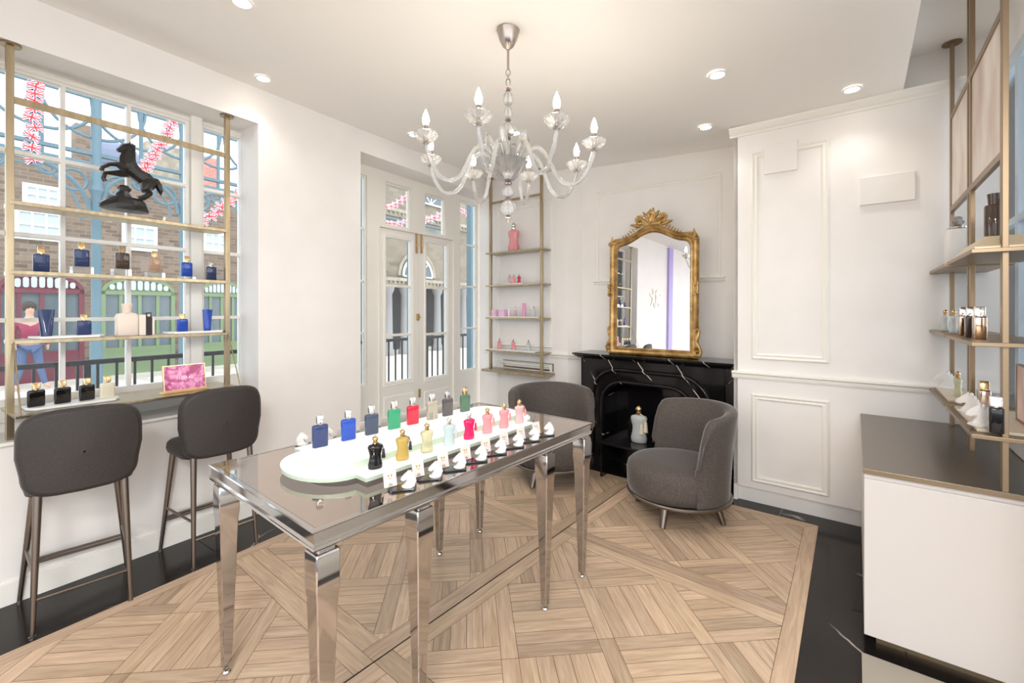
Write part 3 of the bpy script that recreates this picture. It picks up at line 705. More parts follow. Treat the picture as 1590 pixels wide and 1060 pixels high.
# lit riser
RC = (1.50, 1.805)
def stepped(hlr, hwr, ea, eb):   # rectangle half-length hlr, half-width hwr plus rounded ends
    pts = []
    pts += [(-hlr, -hwr), (hlr, -hwr)]
    if eb < hwr: pts.append((hlr, -eb))
    for k in range(1, 16): q = -PI/2+PI*k/16; pts.append((hlr+ea*math.cos(q), eb*math.sin(q)))
    if eb < hwr: pts.append((hlr, eb))
    pts += [(hlr, hwr), (-hlr, hwr)]
    if eb < hwr: pts.append((-hlr, eb))
    for k in range(1, 16): q = PI/2+PI*k/16; pts.append((-hlr+ea*math.cos(q), eb*math.sin(q)))
    if eb < hwr: pts.append((-hlr, -eb))
    return pts
t = thing('lit_riser', 'glowing white two-tier riser with rounded ends carrying the perfume rows', 'display riser', TB.w(RC[0], RC[1], TH), TB.rz)
a = MB(); a.prism(stepped(.50, .24, .12, .17), 0, .022); obj('base', a, lacquer, t)
a = MB(); a.prism(stepped(.54, .295, .165, .225), .022, .037); to_ = obj('lower_tier', a, [glowm, edgem], t)
for p_ in to_.data.polygons: p_.material_index = 0 if abs(p_.normal.z) > .5 else 1
a = MB(); a.prism(stepped(.52, .17, .11, .1699), .037, .065); to_ = obj('upper_tier', a, [glowm, edgem], t)
for p_ in to_.data.polygons: p_.material_index = 0 if abs(p_.normal.z) > .5 else 1
FR = TH+.0372; BR = TH+.0652
fl = [1.045+.1335*i for i in range(8)]
front = [('black', gold, 'black', 'black curvy perfume bottle with gold ball cap and black tassel'), ('amber', gold, 'black', 'amber gold curvy perfume bottle with a black tassel'),
         ('paleyellow', gold, None, 'pale yellow curvy clear perfume bottle without tassel'), ('ice', silver, 'ice', 'ice blue curvy perfume bottle with dark silver cap'),
         ('magenta', silver, 'magenta', 'hot pink curvy perfume bottle on the lit riser'), ('pink', gold, 'pink', 'soft pink curvy bottle next to the hot pink one'),
         ('pink', gold, 'pink', 'soft pink curvy bottle, second to the right of the hot pink one'), ('palepink', gold, 'pink', 'palest pink curvy perfume bottle at the far right end of the riser')]
for i, (c, cp, ts, lab) in enumerate(front):
    curvy_bottle(TB.w(fl[i], 1.578, FR), TB.rz-.35, lab, c, .132, cp, ts, 'curvy perfume bottles on the front step of the riser')
back = [('navy', silver, 'matt navy square perfume bottle at the left end of the back row on the riser'), ('blue', silver, 'bright royal blue square perfume bottle on the riser'),
        ('slate', silver, 'slate blue glass square perfume bottle between royal blue and green ones'), ('green', silver, 'emerald green square perfume bottle with engraved glass'),
        ('red', silver, 'red square perfume bottle with silver cap'), ('clear', silver, 'clear pale gold square perfume bottle right of the red one'),
        ('smoke', chrome, 'smoky grey square perfume bottle with dark cap'), ('olive', gold, 'dark green square perfume bottle with gold cap at the right end of the row')]
bxp = [497, 541, 577, 612, 641, 671, 695, 722]
for i, (c, cp, lab) in enumerate(back):
    l_ = TB.at(bxp[i], 1.935)
    square_bottle(TB.w(l_, 1.935, BR), TB.rz-.15, lab, c, .143, .068, cp, 'square perfume bottles on the back of the riser')
# trays, cards and horse busts
KN = [(-.018, 0), (.024, 0), (.027, .010), (.026, .024), (.020, .040), (.010, .052), (.003, .056), (.001, .063), (-.004, .056), (-.012, .050), (-.022, .040), (-.028, .032), (-.027, .026), (-.020, .025), (-.012, .030), (-.005, .030), (-.008, .020), (-.015, .010)]
def horse_bust(loc, rz, label, s=1.0, group=None, name='horse_bust'):
    a = MB()
    for y0, y1, k in ((-.010, -.006, .9), (-.006, .006, 1.0), (.006, .010, .9)): pass
    lps = []
    for y, k in ((-.0095, .80), (-.006, .96), (0, 1.03), (.006, .96), (.0095, .80)):
        cx_, cz_ = -.002, .024; lps.append([((x-cx_)*k*s+cx_*s, y*s, ((z-cz_)*k+cz_ if z > .008 else z)*s) for x, z in KN])
    a.loft(lps); a.lathe([(0, 0), (.024*s, 0), (.025*s, .003*s), (.020*s, .006*s), (0, .008*s)], 20)
    for k in range(5): a.sphere(((.026-.0045*k*(.4+.15*k))*s, 0, (.018+.009*k)*s), .0055*s, 8, 6, (1, 1.4, 1.3))
    return tag(obj(name, a, porcelain, None, loc, rz, ang=50), label, 'figurine', group)
cardgold = mat('gold_print', srgb(176, 134, 60), .4, .3); medal = mat('taupe_seal', srgb(168, 156, 140), .5)
TP = [(-.058, -.012), (-.020, -.034), (.018, -.064), (.030, -.060), (.034, -.050), (.044, -.046), (.048, -.036), (.058, -.030), (.060, -.018), (.052, -.008), (.030, .010), (0, .034), (-.03, .036), (-.05, .02)]
def tray_set(l, b, flip, words):
    rz = TB.rz+(PI if flip else 0)
    a = MB(); a.prism([(x*.92, y*.92) for x, y in TP], 0, .007)
    tag(obj('display_tray', a, blacktray, None, TB.w(l, b, TH), rz, smooth=False, bevel=.0015), 'glossy black wavy-edged tray '+words, 'tray', 'black display trays along the table')
    yy = (.012 if not flip else -.012)
    c = thing('scent_card', 'small white gold-crested card '+words, 'card', TB.w(l-.03 if not flip else l+.03, b+yy+(.01 if not flip else -.01), TH+.0085), rz-.25, 'scent cards on the black trays')
    mx = Matrix.Rotation(math.radians(-14), 4, 'X')
    a = MB(); a.box(-.025, .025, -.0015, .0015, 0, .062, mx); obj('card', a, paper, c, smooth=False)
    a = MB()
    for sx in (-1, 1): a.slab([(sx*.002, .036), (sx*.009, .038), (sx*.008, .046), (sx*.004, .043)], -.0021, -.0012, mx)
    a.box(-.008, .008, -.0021, -.0012, .029, .031, mx); obj('crest', a, cardgold, c, smooth=False)
    a = MB(); a.slab([(.009*math.cos(q*PI/8), .002+.012*math.sin(q*PI/8)) for q in range(9)], -.0021, -.0012, mx); obj('seal', a, medal, c, smooth=False)
    horse_bust(TB.w(l+(.018 if not flip else -.018), b-(.022 if not flip else -.022), TH+.007), rz-.6, 'white horse head '+words, 1.0, 'white horse heads on the trays')
names8 = ['black curvy bottle', 'amber curvy bottle', 'pale yellow curvy bottle', 'ice blue curvy bottle', 'hot pink curvy bottle', 'soft pink bottle beside hot pink', 'second soft pink bottle', 'palest pink bottle']
for i, l in enumerate(fl): tray_set(l, 1.41, False, 'set in front of the '+names8[i])
nb8 = ['navy square bottle', 'royal blue square bottle', 'slate blue square bottle', 'emerald square bottle', 'red square bottle', 'clear square bottle', 'smoky square bottle', 'dark green square bottle']
for i, l in enumerate(fl): tray_set(l+.03, 2.20, True, 'set behind the '+nb8[i])

# ================================================================ BAR STOOLS
def make_stool(loc, rz, label):
    t = thing('bar_stool', label, 'bar stool', loc, rz, 'bar stools at the window shelf')
    # backrest on the -y side, curved towards +y at its ends
    a = MB(); lps = []; nW, nH = 20, 1
    W2, z0, z1, th = .245, .655, 1.075, .026
    out = []
    n = 48
    def shape(k):                     # superellipse outline in (x,z)
        q = 2*PI*k/n; cx, cz = math.cos(q), math.sin(q); e = .42
        x = W2*math.copysign(abs(cx)**e, cx); z = (z0+z1)/2+(z1-z0)/2*math.copysign(abs(cz)**e, cz); return x, z
    def Y(x): return -.20+.9*x*x*.9
    for off, sc in ((-th, .90), (-th*.8, .965), (0, 1.0), (th*.8, .965), (th, .90)):
        lp = []
        for k in range(n):
            x, z = shape(k); x *= sc; z = (z0+z1)/2+(z-(z0+z1)/2)*(1-(1-sc)*1.1)
            lp.append((x*(1-.06*(z < .8)), Y(x)+off, z+.02*(1-(x/W2)**2)*(z > .9)))
        lps.append(lp)
    k = len(lps[0]); a.loft(lps, cap=False)
    # caps as concentric rings so that they follow the curve
    for lp, off in ((lps[0], -th), (lps[-1], th)):
        rings = [lp]
        for s_ in (.75, .5, .25, .02): rings.append([(p[0]*s_, Y(p[0]*s_)+off*(1+.35*(1-s_)), (z0+z1)/2+(p[2]-(z0+z1)/2)*s_) for p in lp])
        a.loft(rings, cap=False)
    obj('backrest', a, stoolfab, t, ang=80)
    a = MB(); lps = []
    for z, k in ((.655, .90), (.662, .97), (.69, 1.0), (.72, .98), (.735, .92), (.742, .7), (.744, .3)):
        lps.append([(p[0]*k, p[1]*k+.02, z) for p in rrect(.215, .205, .09, 0, 6)])
    a.loft(lps); obj('seat', a, stoolfab, t, ang=60)
    tops = [(-.165, -.165), (.165, -.165), (-.165, .17), (.165, .17)]; feet = [(-.185, -.225), (.185, -.225), (-.225, .215), (.225, .215)]
    def lp(i, z): f = (z-0)/.67; return (feet[i][0]*(1-f)+tops[i][0]*f, feet[i][1]*(1-f)+tops[i][1]*f, z)
    for i in range(4):
        a = MB(); a.tube([lp(i, .006), lp(i, .35), lp(i, .67)], [.0105, .0145, .018], 14); lo = obj('leg', a, legmetal, t)
        b = MB(); b.lathe([(0, 0), (.012, 0), (.013, .006), (0, .007)], 12, cx=feet[i][0], cy=feet[i][1]); obj('foot_glide', b, silver, lo)
    for i, j, z, r in ((0, 1, .17, .008), (2, 3, .215, .008), (2, 3, .195, .008), (0, 2, .28, .008), (1, 3, .28, .008)):
        a = MB(); a.tube([lp(i, z), lp(j, z)], r, 10); obj('stretcher', a, legmetal, t)
    return t
st = make_stool((-2.383, 2.47, 0), LW.rz-.14, 'charcoal leather bar stool with rounded back, the nearer one at the left edge')
copy_thing(st, (-2.03, 3.03, 0), LW.rz-.03, 'charcoal leather bar stool behind the corner of the chrome table')

# ================================================================ ARMCHAIRS
def make_armchair(loc, rz, label):       # opening faces local -x
    t = thing('armchair', label, 'armchair', loc, rz, 'low tub armchairs by the fireplace')
    a = MB(); a.loft([[(r*math.cos(q*2*PI/48)*1.0-.02, r*.97*math.sin(q*2*PI/48), z) for q in range(48)] for z, r in ((.185, .345), (.19, .362), (.25, .372), (.34, .376), (.385, .366), (.41, .34), (.425, .28), (.433, .17), (.436, .02))])
    obj('seat', a, velvet, t, ang=70)
    # shell
    n = 44; A0 = math.radians(96); ro_b, ro_t = .372, .43
    a = MB(); lps = []; zt = .85
    for k in range(n+1):
        th = -A0+2*A0*k/n; e = abs(th)/A0
        end = max(0, (e-.80)/.20); top = zt-.045*e*e-.30*end**3.0-.02*end
        thick = .075*(1-.30*end); waist = .04*end
        lp = []
        prof = [(.185, 0), (.30, .004), (.45, .012), (.60, .026), (top-.05, .05), (top-.015, .05)]
        m = len(prof)
        for z, fl_ in prof: lp.append((min(z, top-.02), ro_b+fl_-waist*math.exp(-((z-.50)/.13)**2)))
        lp.append((top, ro_b+.035)); lp.append((top, ro_b+.035-thick*.5)); lp.append((top-.02, ro_b+.035-thick*.95))
        for z, fl_ in reversed(prof[:4]): lp.append((min(z, top-.03), ro_b+fl_-thick))
        lps.append([(r*math.cos(th), r*math.sin(th), z) for z, r in lp])
    a.loft(lps); obj('backrest', a, velvet, t, ang=75)
    a = MB(); ring = [(.378*math.cos(q*2*PI/60), .378*math.sin(q*2*PI/60), .176) for q in range(60)]; a.tube(ring, .0145, 10, closed=True)
    a.lathe([(.0, .160), (.365, .160), (.375, .186), (0, .186)], 48); obj('base_ring', a, legmetal, t)
    for q in (45, 135, 225, 315):
        c, s = math.cos(math.radians(q)), math.sin(math.radians(q)); b = MB()
        b.tube([(.275*c, .275*s, .165), (.335*c, .335*s, .004)], [.032, .020], 14); obj('leg', b, legmetal, t)
    return t
ac = make_armchair((1.308, 3.526, 0), math.radians(6), 'taupe velvet tub armchair on the right, in front of the black fireplace')
copy_thing(ac, (.385, 4.27, 0), math.radians(97), 'taupe velvet tub armchair half hidden behind the display table')

# ================================================================ FIREPLACE
t = thing('fireplace', 'black marble fireplace with arched rounded mouldings on the far wall', 'fireplace', FP.w(0, 0), FP.rz)
MZ = 1.12; ml = 1.66
a = MB(); prof = [(0, MZ), (0, MZ-.018), (.012, MZ-.024), (.03, MZ-.04), (.055, MZ-.055), (.085, MZ-.062)]
lps = []
for y, z in prof: lps.append([(y*.8, y, z), (ml-y*.8, y, z), (ml-y*.8, .42, z), (y*.8, .42, z)])
a.loft(lps); obj('mantel', a, veined, t, smooth=False)
bxl, bxr = FP.at(902.5, .10), FP.at(1127, .10)
def arch_pts(x0, x1, z0, zt, r, n=10):
    pts = [(x0, z0)]
    for k in range(n+1): q = PI-PI/2*k/n; pts.append((x0+r+r*math.cos(q), zt-r+r*math.sin(q)))
    for k in range(n+1): q = PI/2-PI/2*k/n; pts.append((x1-r+r*math.cos(q), zt-r+r*math.sin(q)))
    pts.append((x1, z0)); return pts
by = .10
ox0, ox1 = FP.at(921, by), FP.at(1103, by); ozt = FP.at(1000, by, 578)[1]
ix0, ix1 = FP.at(935, by), FP.at(1079, by); izt = FP.at(1000, by, 597)[1]
# body with an arched hole (polygon ring between outer rectangle and arch)
op = arch_pts(ix0+.02, ix1-.02, 0, izt-.02, .24); ring = []
def ringwall(mb, hole, X0, X1, Z1, y0, y1):
    n = len(hole); outer_ = []
    for (x, z) in hole:
        if z <= 0: outer_.append((X0 if x < (X0+X1)/2 else X1, 0))
        else:
            cx_, cz_ = (X0+X1)/2, Z1*.35; dx_, dz_ = x-cx_, z-cz_
            s_ = min((X1-cx_)/abs(dx_) if dx_ else 1e9, (Z1-cz_)/dz_ if dz_ > 0 else 1e9); outer_.append((cx_+dx_*s_, cz_+dz_*s_))
    for i in range(n-1):
        h0, h1, o0, o1 = hole[i], hole[i+1], outer_[i], outer_[i+1]
        mb.add([(h0[0], y0, h0[1]), (h1[0], y0, h1[1]), (o1[0], y0, o1[1]), (o0[0], y0, o0[1])], [(0, 1, 2, 3)])
        mb.add([(h0[0], y0, h0[1]), (h1[0], y0, h1[1]), (h1[0], y1, h1[1]), (h0[0], y1, h0[1])], [(0, 1, 2, 3)])
        if (abs(o0[0]-o1[0]) > 1e-6 and abs(o0[1]-o1[1]) > 1e-6):      # corner piece
            cxr = X0 if (o0[0]+o1[0])/2 < (X0+X1)/2 else X1
            mb.add([(o0[0], y0, o0[1]), (o1[0], y0, o1[1]), (cxr, y0, Z1)], [(0, 1, 2)])
a = MB(); ringwall(a, op, bxl, bxr, MZ-.06, by, .42)
a.box(bxl, bxl+.015, by, .42, 0, MZ-.061); a.box(bxr-.015, bxr, by, .42, 0, MZ-.061)
obj('surround', a, veined, t, smooth=False, fix=False)
for (x0, x1, zt, r, rr) in ((ox0, ox1, ozt, .30, .022), (ix0, ix1, izt, .25, .020)):
    a = MB(); a.tube([(x, by-.006, z) for x, z in arch_pts(x0, x1, .02, zt, r)], rr, 12); obj('arch_moulding', a, veined, t, ang=60)
a = MB(); a.box(ix0, ix1, .40, .42, 0, izt); a.box(ix0, ix1, by+.02, .42, 0, .004); obj('firebox', a, blacktray, t, smooth=False)
a = MB(); a.box(bxl-.01, ox0-.03, by-.02, by+.02, 0, .09); obj('plinth', a, veined, t, smooth=False)
# bench shelf standing in the opening
b0 = FP.loc(.832, 4.28)
a = thing('marble_shelf', 'low black marble shelf box projecting from the fireplace opening', 'shelf', FP.w(b0[0], b0[1]), FP.rz)
wB = min(ix1-b0[0], 1.0); dB = by-b0[1]+.04
m_ = MB(); m_.box(0, wB, 0, dB, .315, .335); obj('top', m_, veined, a, smooth=False, bevel=.002)
m_ = MB(); m_.box(0.01, .03, .005, dB, 0.0, .315); m_.box(wB-.03, wB-.01, .005, dB, 0, .315); obj('side_panel', m_, blacktray, a, smooth=False)
m_ = MB(); m_.box(.03, wB-.03, dB-.03, dB-.01, 0, .315); obj('back_panel', m_, blacktray, a, smooth=False)
bp = P(992, 686, .336)
t = curvy_bottle((bp[0], bp[1], .336), FP.rz+.1, 'giant frosted glass bottle with gold cap and cream tassels on the black shelf', 'frosty', .345, gold, 'cream')
hs = .345/.135; a2 = MB()
for dx_ in (.012,): a2.lathe([(.0, .072*hs), (.005*hs, .070*hs), (.0065*hs, .056*hs), (.008*hs, .036*hs), (0, .035*hs)], 10, cx=(.030-.014)*hs, cy=-.019*hs)
obj('tassel', a2, BC['cream'], t)

# ================================================================ GILT MIRROR
mx0, my0 = 1.068, 4.884; MR = Frame(mx0, my0, .7925, -.610)
wM = .925
t = thing('gilt_mirror', 'tall gilt rococo mirror with carved crest standing on the fireplace mantel', 'mirror', MR.w(0, 0, MZ), MR.rz)
Hs = 1.24; cxm = wM/2
def top_z(x, base, rise):               # arched top line
    q = abs(x-cxm)/(cxm)
    return base+rise*(math.cos(min(q/.72, 1)*PI)+1)/2
def outline(off, base, rise, nb=36):
    pts = [(off, off*.9)]; r = .07
    xs_ = [off+(wM-2*off)*k/nb for k in range(nb+1)]
    for x in xs_:
        e = min(x-off, wM-off-x); dz_ = 0
        if e < r: dz_ = r-math.sqrt(max(0, r*r-(r-e)**2))
        pts.append((x, top_z(x, base, rise)-dz_*.9))
    pts.append((wM-off, off*.9)); return pts
prof = [(.0, 0), (.0, -.02), (.012, -.036), (.030, -.044), (.045, -.036), (.055, -.024), (.068, -.030), (.078, -.018), (.085, 0.0)]
a = MB(); lps = []
for off, y in prof: lps.append([(x, y, z) for x, z in outline(off, Hs-off*1.0, .115)])
n = len(lps[0])
a.loft(lps, cap=False); obj('frame', a, gilt, t, ang=50)
a = MB(); a.slab([(x, z) for x, z in outline(.003, Hs-.004, .115)], .002, .016); obj('backboard', a, gilt, t, smooth=False)
a = MB(); o_ = outline(.08, Hs-.08, .115); a.add([(x, -.003, z) for x, z in o_], [tuple(range(len(o_)))])
obj('mirror_glass', a, mirror, t, smooth=False, fix=False)
def scroll(mb, cx, cz, r, a0, turns, w=.012, sg=1, y=-.04, n=26, grow=.25):
    pts = []; rr = []
    for k in range(n+1):
        f = k/n; q = a0+sg*turns*2*PI*f; R_ = r*(grow+(1-grow)*f); pts.append((cx+R_*math.cos(q), y-.006*math.sin(f*PI), cz+R_*math.sin(q))); rr.append(w*(.55+.6*math.sin(PI*min(1, f*1.1))))
    mb.tube(pts, rr, 8)
def leafy(mb, p0, p1, w, y=-.04):
    p0 = Vector((p0[0], y, p0[1])); p1 = Vector((p1[0], y-.006, p1[1])); mb.tube([p0+(p1-p0)*k/6 for k in range(7)], [w*math.sin(PI*(.12+.80*k/6)) for k in range(7)], 8, flat=.8)
ztop = Hs+.115
a = MB()
scroll(a, cxm-.005, ztop+.085, .050, -PI/2, .85, .018, -1); scroll(a, cxm+.02, ztop+.055, .040, PI/2, .8, .014, 1)
leafy(a, (cxm+.005, ztop+.05), (cxm+.025, ztop+.165), .020); leafy(a, (cxm-.03, ztop+.06), (cxm-.005, ztop+.155), .015)
leafy(a, (cxm-.02, ztop-.01), (cxm+.02, ztop+.10), .030, -.045)
for sg in (-1, 1):
    c0_ = cxm+sg*.115; scroll(a, c0_, ztop+.035, .042, PI if sg > 0 else 0, .8, .015, sg); scroll(a, c0_+sg*.03, ztop+.06, .025, PI/2, .7, .010, -sg)
    leafy(a, (cxm+sg*.05, ztop+.01), (cxm+sg*.15, ztop+.10), .020); leafy(a, (cxm+sg*.13, ztop+.02), (cxm+sg*.165, ztop+.085), .014)
    for k in range(6):
        x = cxm+sg*(.16+.027*k); z = top_z(x, Hs, .115)+.03-.004*k
        leafy(a, (x-sg*.012, z-.02), (x+sg*.016, z+.014-.001*k), .012-.001*k); a.sphere((x, -.045, z-.012), .009, 8, 6)
a.sphere((cxm+.005, -.035, ztop+.055), .05, 14, 10, (.85, .55, 1.3)); a.sphere((cxm, -.03, ztop+.005), .045, 14, 10, (2.4, .5, .7))
for sg in (-1, 1):
    a.sphere((cxm+sg*.09, -.03, ztop+.03), .036, 12, 8, (1.2, .5, 1.0)); leafy(a, (cxm+sg*.03, ztop+.05), (cxm+sg*.085, ztop+.13), .022); leafy(a, (cxm+sg*.10, ztop-.02), (cxm+sg*.22, ztop+.012), .024)
    for k in range(5): q = .5+k*.42; leafy(a, (cxm+sg*.112, ztop+.045), (cxm+sg*(.112+.062*math.cos(q)), ztop+.045+.062*math.sin(q)), .011, -.05)
obj('crest', a, gilt, t, ang=60)
for sg, x in ((1, .02), (-1, wM-.02)):
    a = MB(); z = Hs-.03
    scroll(a, x+sg*.03, z, .038, PI/2, .8, .012, sg); scroll(a, x+sg*.0, z-.03, .026, 0, .9, .010, -sg); leafy(a, (x, z-.06), (x+sg*.02, z+.055), .014); leafy(a, (x+sg*.02, z-.005), (x+sg*.09, z+.012), .013)
    obj('corner_carving', a, gilt, t, ang=60)
    a = MB(); z = Hs*.55
    scroll(a, x-sg*.005, z+.05, .032, PI/2, .8, .011, sg); scroll(a, x-sg*.005, z-.05, .032, -PI/2, .8, .011, -sg); leafy(a, (x-sg*.02, z-.06), (x-sg*.012, z+.07), .014); leafy(a, (x+sg*.012, z-.09), (x+sg*.02, z+.09), .011)
    obj('side_carving', a, gilt, t, ang=60)
    a = MB(); xx = x-sg*.035
    pts = [(xx+sg*.03, .30), (xx+sg*.005, .27), (xx+sg*.015, .22), (xx+sg*.035, .17), (xx+sg*.005, .11), (xx-sg*.012, .07), (xx+sg*.0, .03), (xx+sg*.04, .02)]
    a.tube([(p[0], -.025, p[1]) for p in pts], [.008, .013, .016, .017, .018, .017, .015, .008], 8)
    scroll(a, xx+sg*.02, .05, .032, 0, .9, .011, sg, -.03); scroll(a, xx+sg*.022, .27, .022, 0, .9, .008, -sg, -.03); leafy(a, (xx+sg*.03, .08), (xx+sg*.03, .24), .013, -.03)
    obj('foot_carving', a, gilt, t, ang=60)
t.rotation_euler = (math.radians(-1.2), 0, MR.rz); t.rotation_mode = 'XYZ'

# ================================================================ LEFT WINDOW SHELF UNIT
sL, sR = LW.at(15, .05), LW.at(352.5, .05)
t = thing('shelf_unit', 'tall champagne metal shelf frame with five levels in front of the left window', 'shelf unit', LW.w(0, 0), LW.rz)
for s in (sL, sR):
    a = MB(); a.box(s-.016, s+.016, .034, .066, .882, 3.055); po = obj('post', a, brass, t, smooth=False, bevel=.002)
    a = MB(); a.lathe([(0, 3.058), (.045, 3.058), (.045, 3.050), (.03, 3.046), (0, 3.046)], 24, cx=s, cy=.05); obj('ceiling_plate', a, bronze, po)
a = MB(); a.box(sL+.016, sR-.016, .036, .064, 2.74, 2.775); obj('top_rail', a, brass, t, smooth=False, bevel=.002)
SZ = {'a': 2.20, 'b': 1.815, 'c': 1.428, 'd': 1.038}
for k in 'abc':
    z = SZ[k]; a = MB(); a.box(sL-.0, sR+.0, .03, .22, z-.022, z); obj('shelf', a, brass, t, smooth=False, bevel=.002)
a = MB(); a.box(sL-.01, sR+.01, -.16, .24, SZ['d']-.014, SZ['d']); obj('shelf', a, brass, t, smooth=False, bevel=.002)
for s in (sL+.012, sR-.0):
    a = MB(); a.tube([(s, .03, SZ['c']-.01), (s+(.0), -.155, SZ['d'])], .004, 8); obj('brace', a, brass, t)
def onL(px, level, o=.11): return LW.w(LW.at(px, o), o, SZ[level]+.0005)
rzL = LW.rz
def acryl(px, w, h, lab, level='b', m=acrylic):
    a = MB(); a.box(-w/2, w/2, -.035, .035, 0, h); tag(obj('display_block', a, m, None, onL(px, level), rzL, smooth=False, bevel=.002), lab, 'display block')
acryl(127, .095, .045, 'clear acrylic block under the second navy bottle on the window shelf'); acryl(188, .09, .045, 'clear acrylic block under the brown bottle')
acryl(240, .10, .035, 'clear acrylic block under the copper glass bottle'); acryl(290, .09, .018, 'thin clear acrylic block under the blue bottle by the window mullion')
def up(p, h): return (p[0], p[1], p[2]+h)
g_ = 'bottles on the upper window shelf'
square_bottle(onL(64, 'b'), rzL, 'navy bottle with gold cap, leftmost on the upper window shelf', 'navy', .150, .068, gold, g_)
square_bottle(up(onL(127, 'b'), .046), rzL, 'navy bottle raised on a clear block, left of the brown bottle', 'navy', .150, .070, gold, g_)
square_bottle(up(onL(190, 'b'), .046), rzL, 'brown bottle with bronze cap raised on a clear block', 'brown', .150, .072, bronze, g_)
square_bottle(up(onL(240, 'b'), .036), rzL, 'copper glass bottle raised on a clear block', 'copper', .145, .066, gold, g_)
square_bottle(up(onL(290, 'b'), .019), rzL, 'royal blue bottle with gold cap in front of the window mullion', 'blue', .145, .068, gold, g_)
square_bottle(onL(328, 'b'), rzL, 'dark blue bottle at the right end of the upper window shelf', 'darkblue', .145, .068, chrome, g_)
def tray(px0, px1, level, o, w, lab):
    s0, s1 = LW.at(px0, o), LW.at(px1, o); a = MB()
    a.prism([(s0, o-w*.2), (s0+.03, o-w/2), (s1-.03, o-w/2), (s1, o-w*.2), (s1, o+w/2), (s0, o+w/2)], SZ[level]+.0005, SZ[level]+.015)
    tag(obj('display_tray', a, traymat, None, LW.w(0, 0), rzL, smooth=False, bevel=.003), lab, 'tray')
tray(47, 160, 'c', .10, .13, 'long white tray under the blue tube and bottle on the left of the window shelf')
tray(258, 346, 'c', .10, .13, 'white tray at the right end of the window shelf under the blue bottle and tube')
def tube_prod(p, rz, h, w, m, lab, grp=None, cap=None):
    t = thing('cosmetic_tube', lab, 'cosmetic tube', p, rz, grp)
    a = MB(); lps = []
    for k in range(7):
        f = k/6; lps.append([((w*.36*(1-f)+w*.5*f)*math.cos(q*PI/10), (w*.36*(1-f)+.003*f)*math.sin(q*PI/10), h*.14+h*.86*f) for q in range(20)])
    a.loft(lps); obj('tube_body', a, m, t); a = MB(); a.lathe([(0, 0), (w*.33, 0), (w*.36, .003), (w*.36, h*.14), (0, h*.14)], 20); obj('cap', a, cap or m, t)
tube_prod(up(onL(72, 'c', .10), .015), rzL, .155, .072, BC['navy'], 'navy blue squeeze tube at the left end of the window shelf')
square_bottle(up(onL(130.5, 'c', .10), .015), rzL, 'dark blue bottle with gold cap beside the navy tube', 'navy', .125, .068, gold)
bl = thing('perfume_bottle', 'large cream bottle with wide cap in the middle of the window shelf', 'perfume bottle', onL(197, 'c', .10), rzL)
a = MB(); a.loft([rrect(.055, .028, .014, 0), rrect(.058, .03, .016, .004), rrect(.058, .03, .016, .125), rrect(.050, .026, .014, .142), rrect(.02, .018, .010, .150)]); obj('glass_body', a, cream, bl)
a = MB(); a.lathe([(0, .149), (.022, .149), (.024, .155), (.030, .205), (.028, .208), (0, .208)], 20); obj('cap', a, cream, bl)
def pbox(px, w, h, m, lab, d=.045):
    a = MB(); a.box(-w/2, w/2, -d/2, d/2, 0, h); o = obj('perfume_box', a, m, None, onL(px, 'c', .10), rzL, smooth=False, bevel=.001); tag(o, lab, 'box'); return o
pbox(219.5, .036, .135, mat('cream_card', srgb(240, 226, 214), .5), 'cream carton standing between the large bottle and the black carton')
pb = pbox(229, .032, .150, mat('black_card', srgb(32, 28, 28), .4), 'slim black carton with a white emblem on the window shelf')
a = MB(); a.slab([(.000, .120), (.008, .128), (.009, .142), (.004, .137), (0, .143), (-.004, .137), (-.009, .142), (-.008, .128)], -.0245, -.0224); obj('emblem', a, paper, pb, smooth=False)
pbox(236.5, .012, .118, MATS['cream_card'], 'thin cream carton right of the black carton')
square_bottle(up(onL(283, 'c', .10), .015), rzL, 'bright blue bottle with gold cap left of the blue tube', 'blue', .125, .068, gold)
tube_prod(up(onL(322, 'c', .10), .015), rzL, .155, .068, BC['blue'], 'bright blue squeeze tube at the right end of the window shelf')
tray(37, 183, 'd', .02, .16, 'long white tray under three black bottles and a cream one on the window counter')
for px, c, lab in ((56, 'black', 'black bottle with gold cap, first from the left on the long counter tray'), (97, 'black', 'black bottle with gold cap in the middle of three on the counter tray'),
                   (135, 'black', 'black bottle with gold cap beside the cream bottle'), (166.5, 'cream', 'pale cream bottle at the right end of the counter tray')):
    square_bottle(up(onL(px, 'd', .01), .015), rzL+.1, lab, c, .132, .072, gold, 'bottles on the counter tray')
# peony picture
fpz = SZ['d']+.001; fs = LW.at(288, -.06)
t = thing('picture_frame', 'gold framed pink peony picture reading FLORAL on the window counter', 'picture frame', LW.w(fs, -.06, fpz), rzL+.02)
mxp = Matrix.Rotation(math.radians(-8), 4, 'X')
w2, hh = .125, .172
a = MB(); a.box(-w2-.012, w2+.012, -.03, .03, 0, .012); obj('base', a, gold, t, smooth=False, bevel=.002)
a = MB(); holed(a, -w2, w2, .012, hh+.012, -.008, .008, [(-w2+.006, w2-.006, .018, hh+.006)])
a.v = [tuple(mxp @ Vector(p)) for p in a.v]; obj('frame', a, gold, t, smooth=False)
pink = mat('peony_print', srgb(226, 130, 178), .25, coat=.4)
tcn = N(pink, 'ShaderNodeTexCoord'); nzn = N(pink, 'ShaderNodeTexNoise'); nzn.inputs['Scale'].default_value = 9; nzn.inputs['Distortion'].default_value = 2.2; nzn.inputs['Detail'].default_value = 3
vn = N(pink, 'ShaderNodeTexVoronoi'); vn.inputs['Scale'].default_value = 22
vmn = N(pink, 'ShaderNodeVectorMath', operation='MULTIPLY_ADD'); vmn.inputs[1].default_value = (.12, .12, .12)
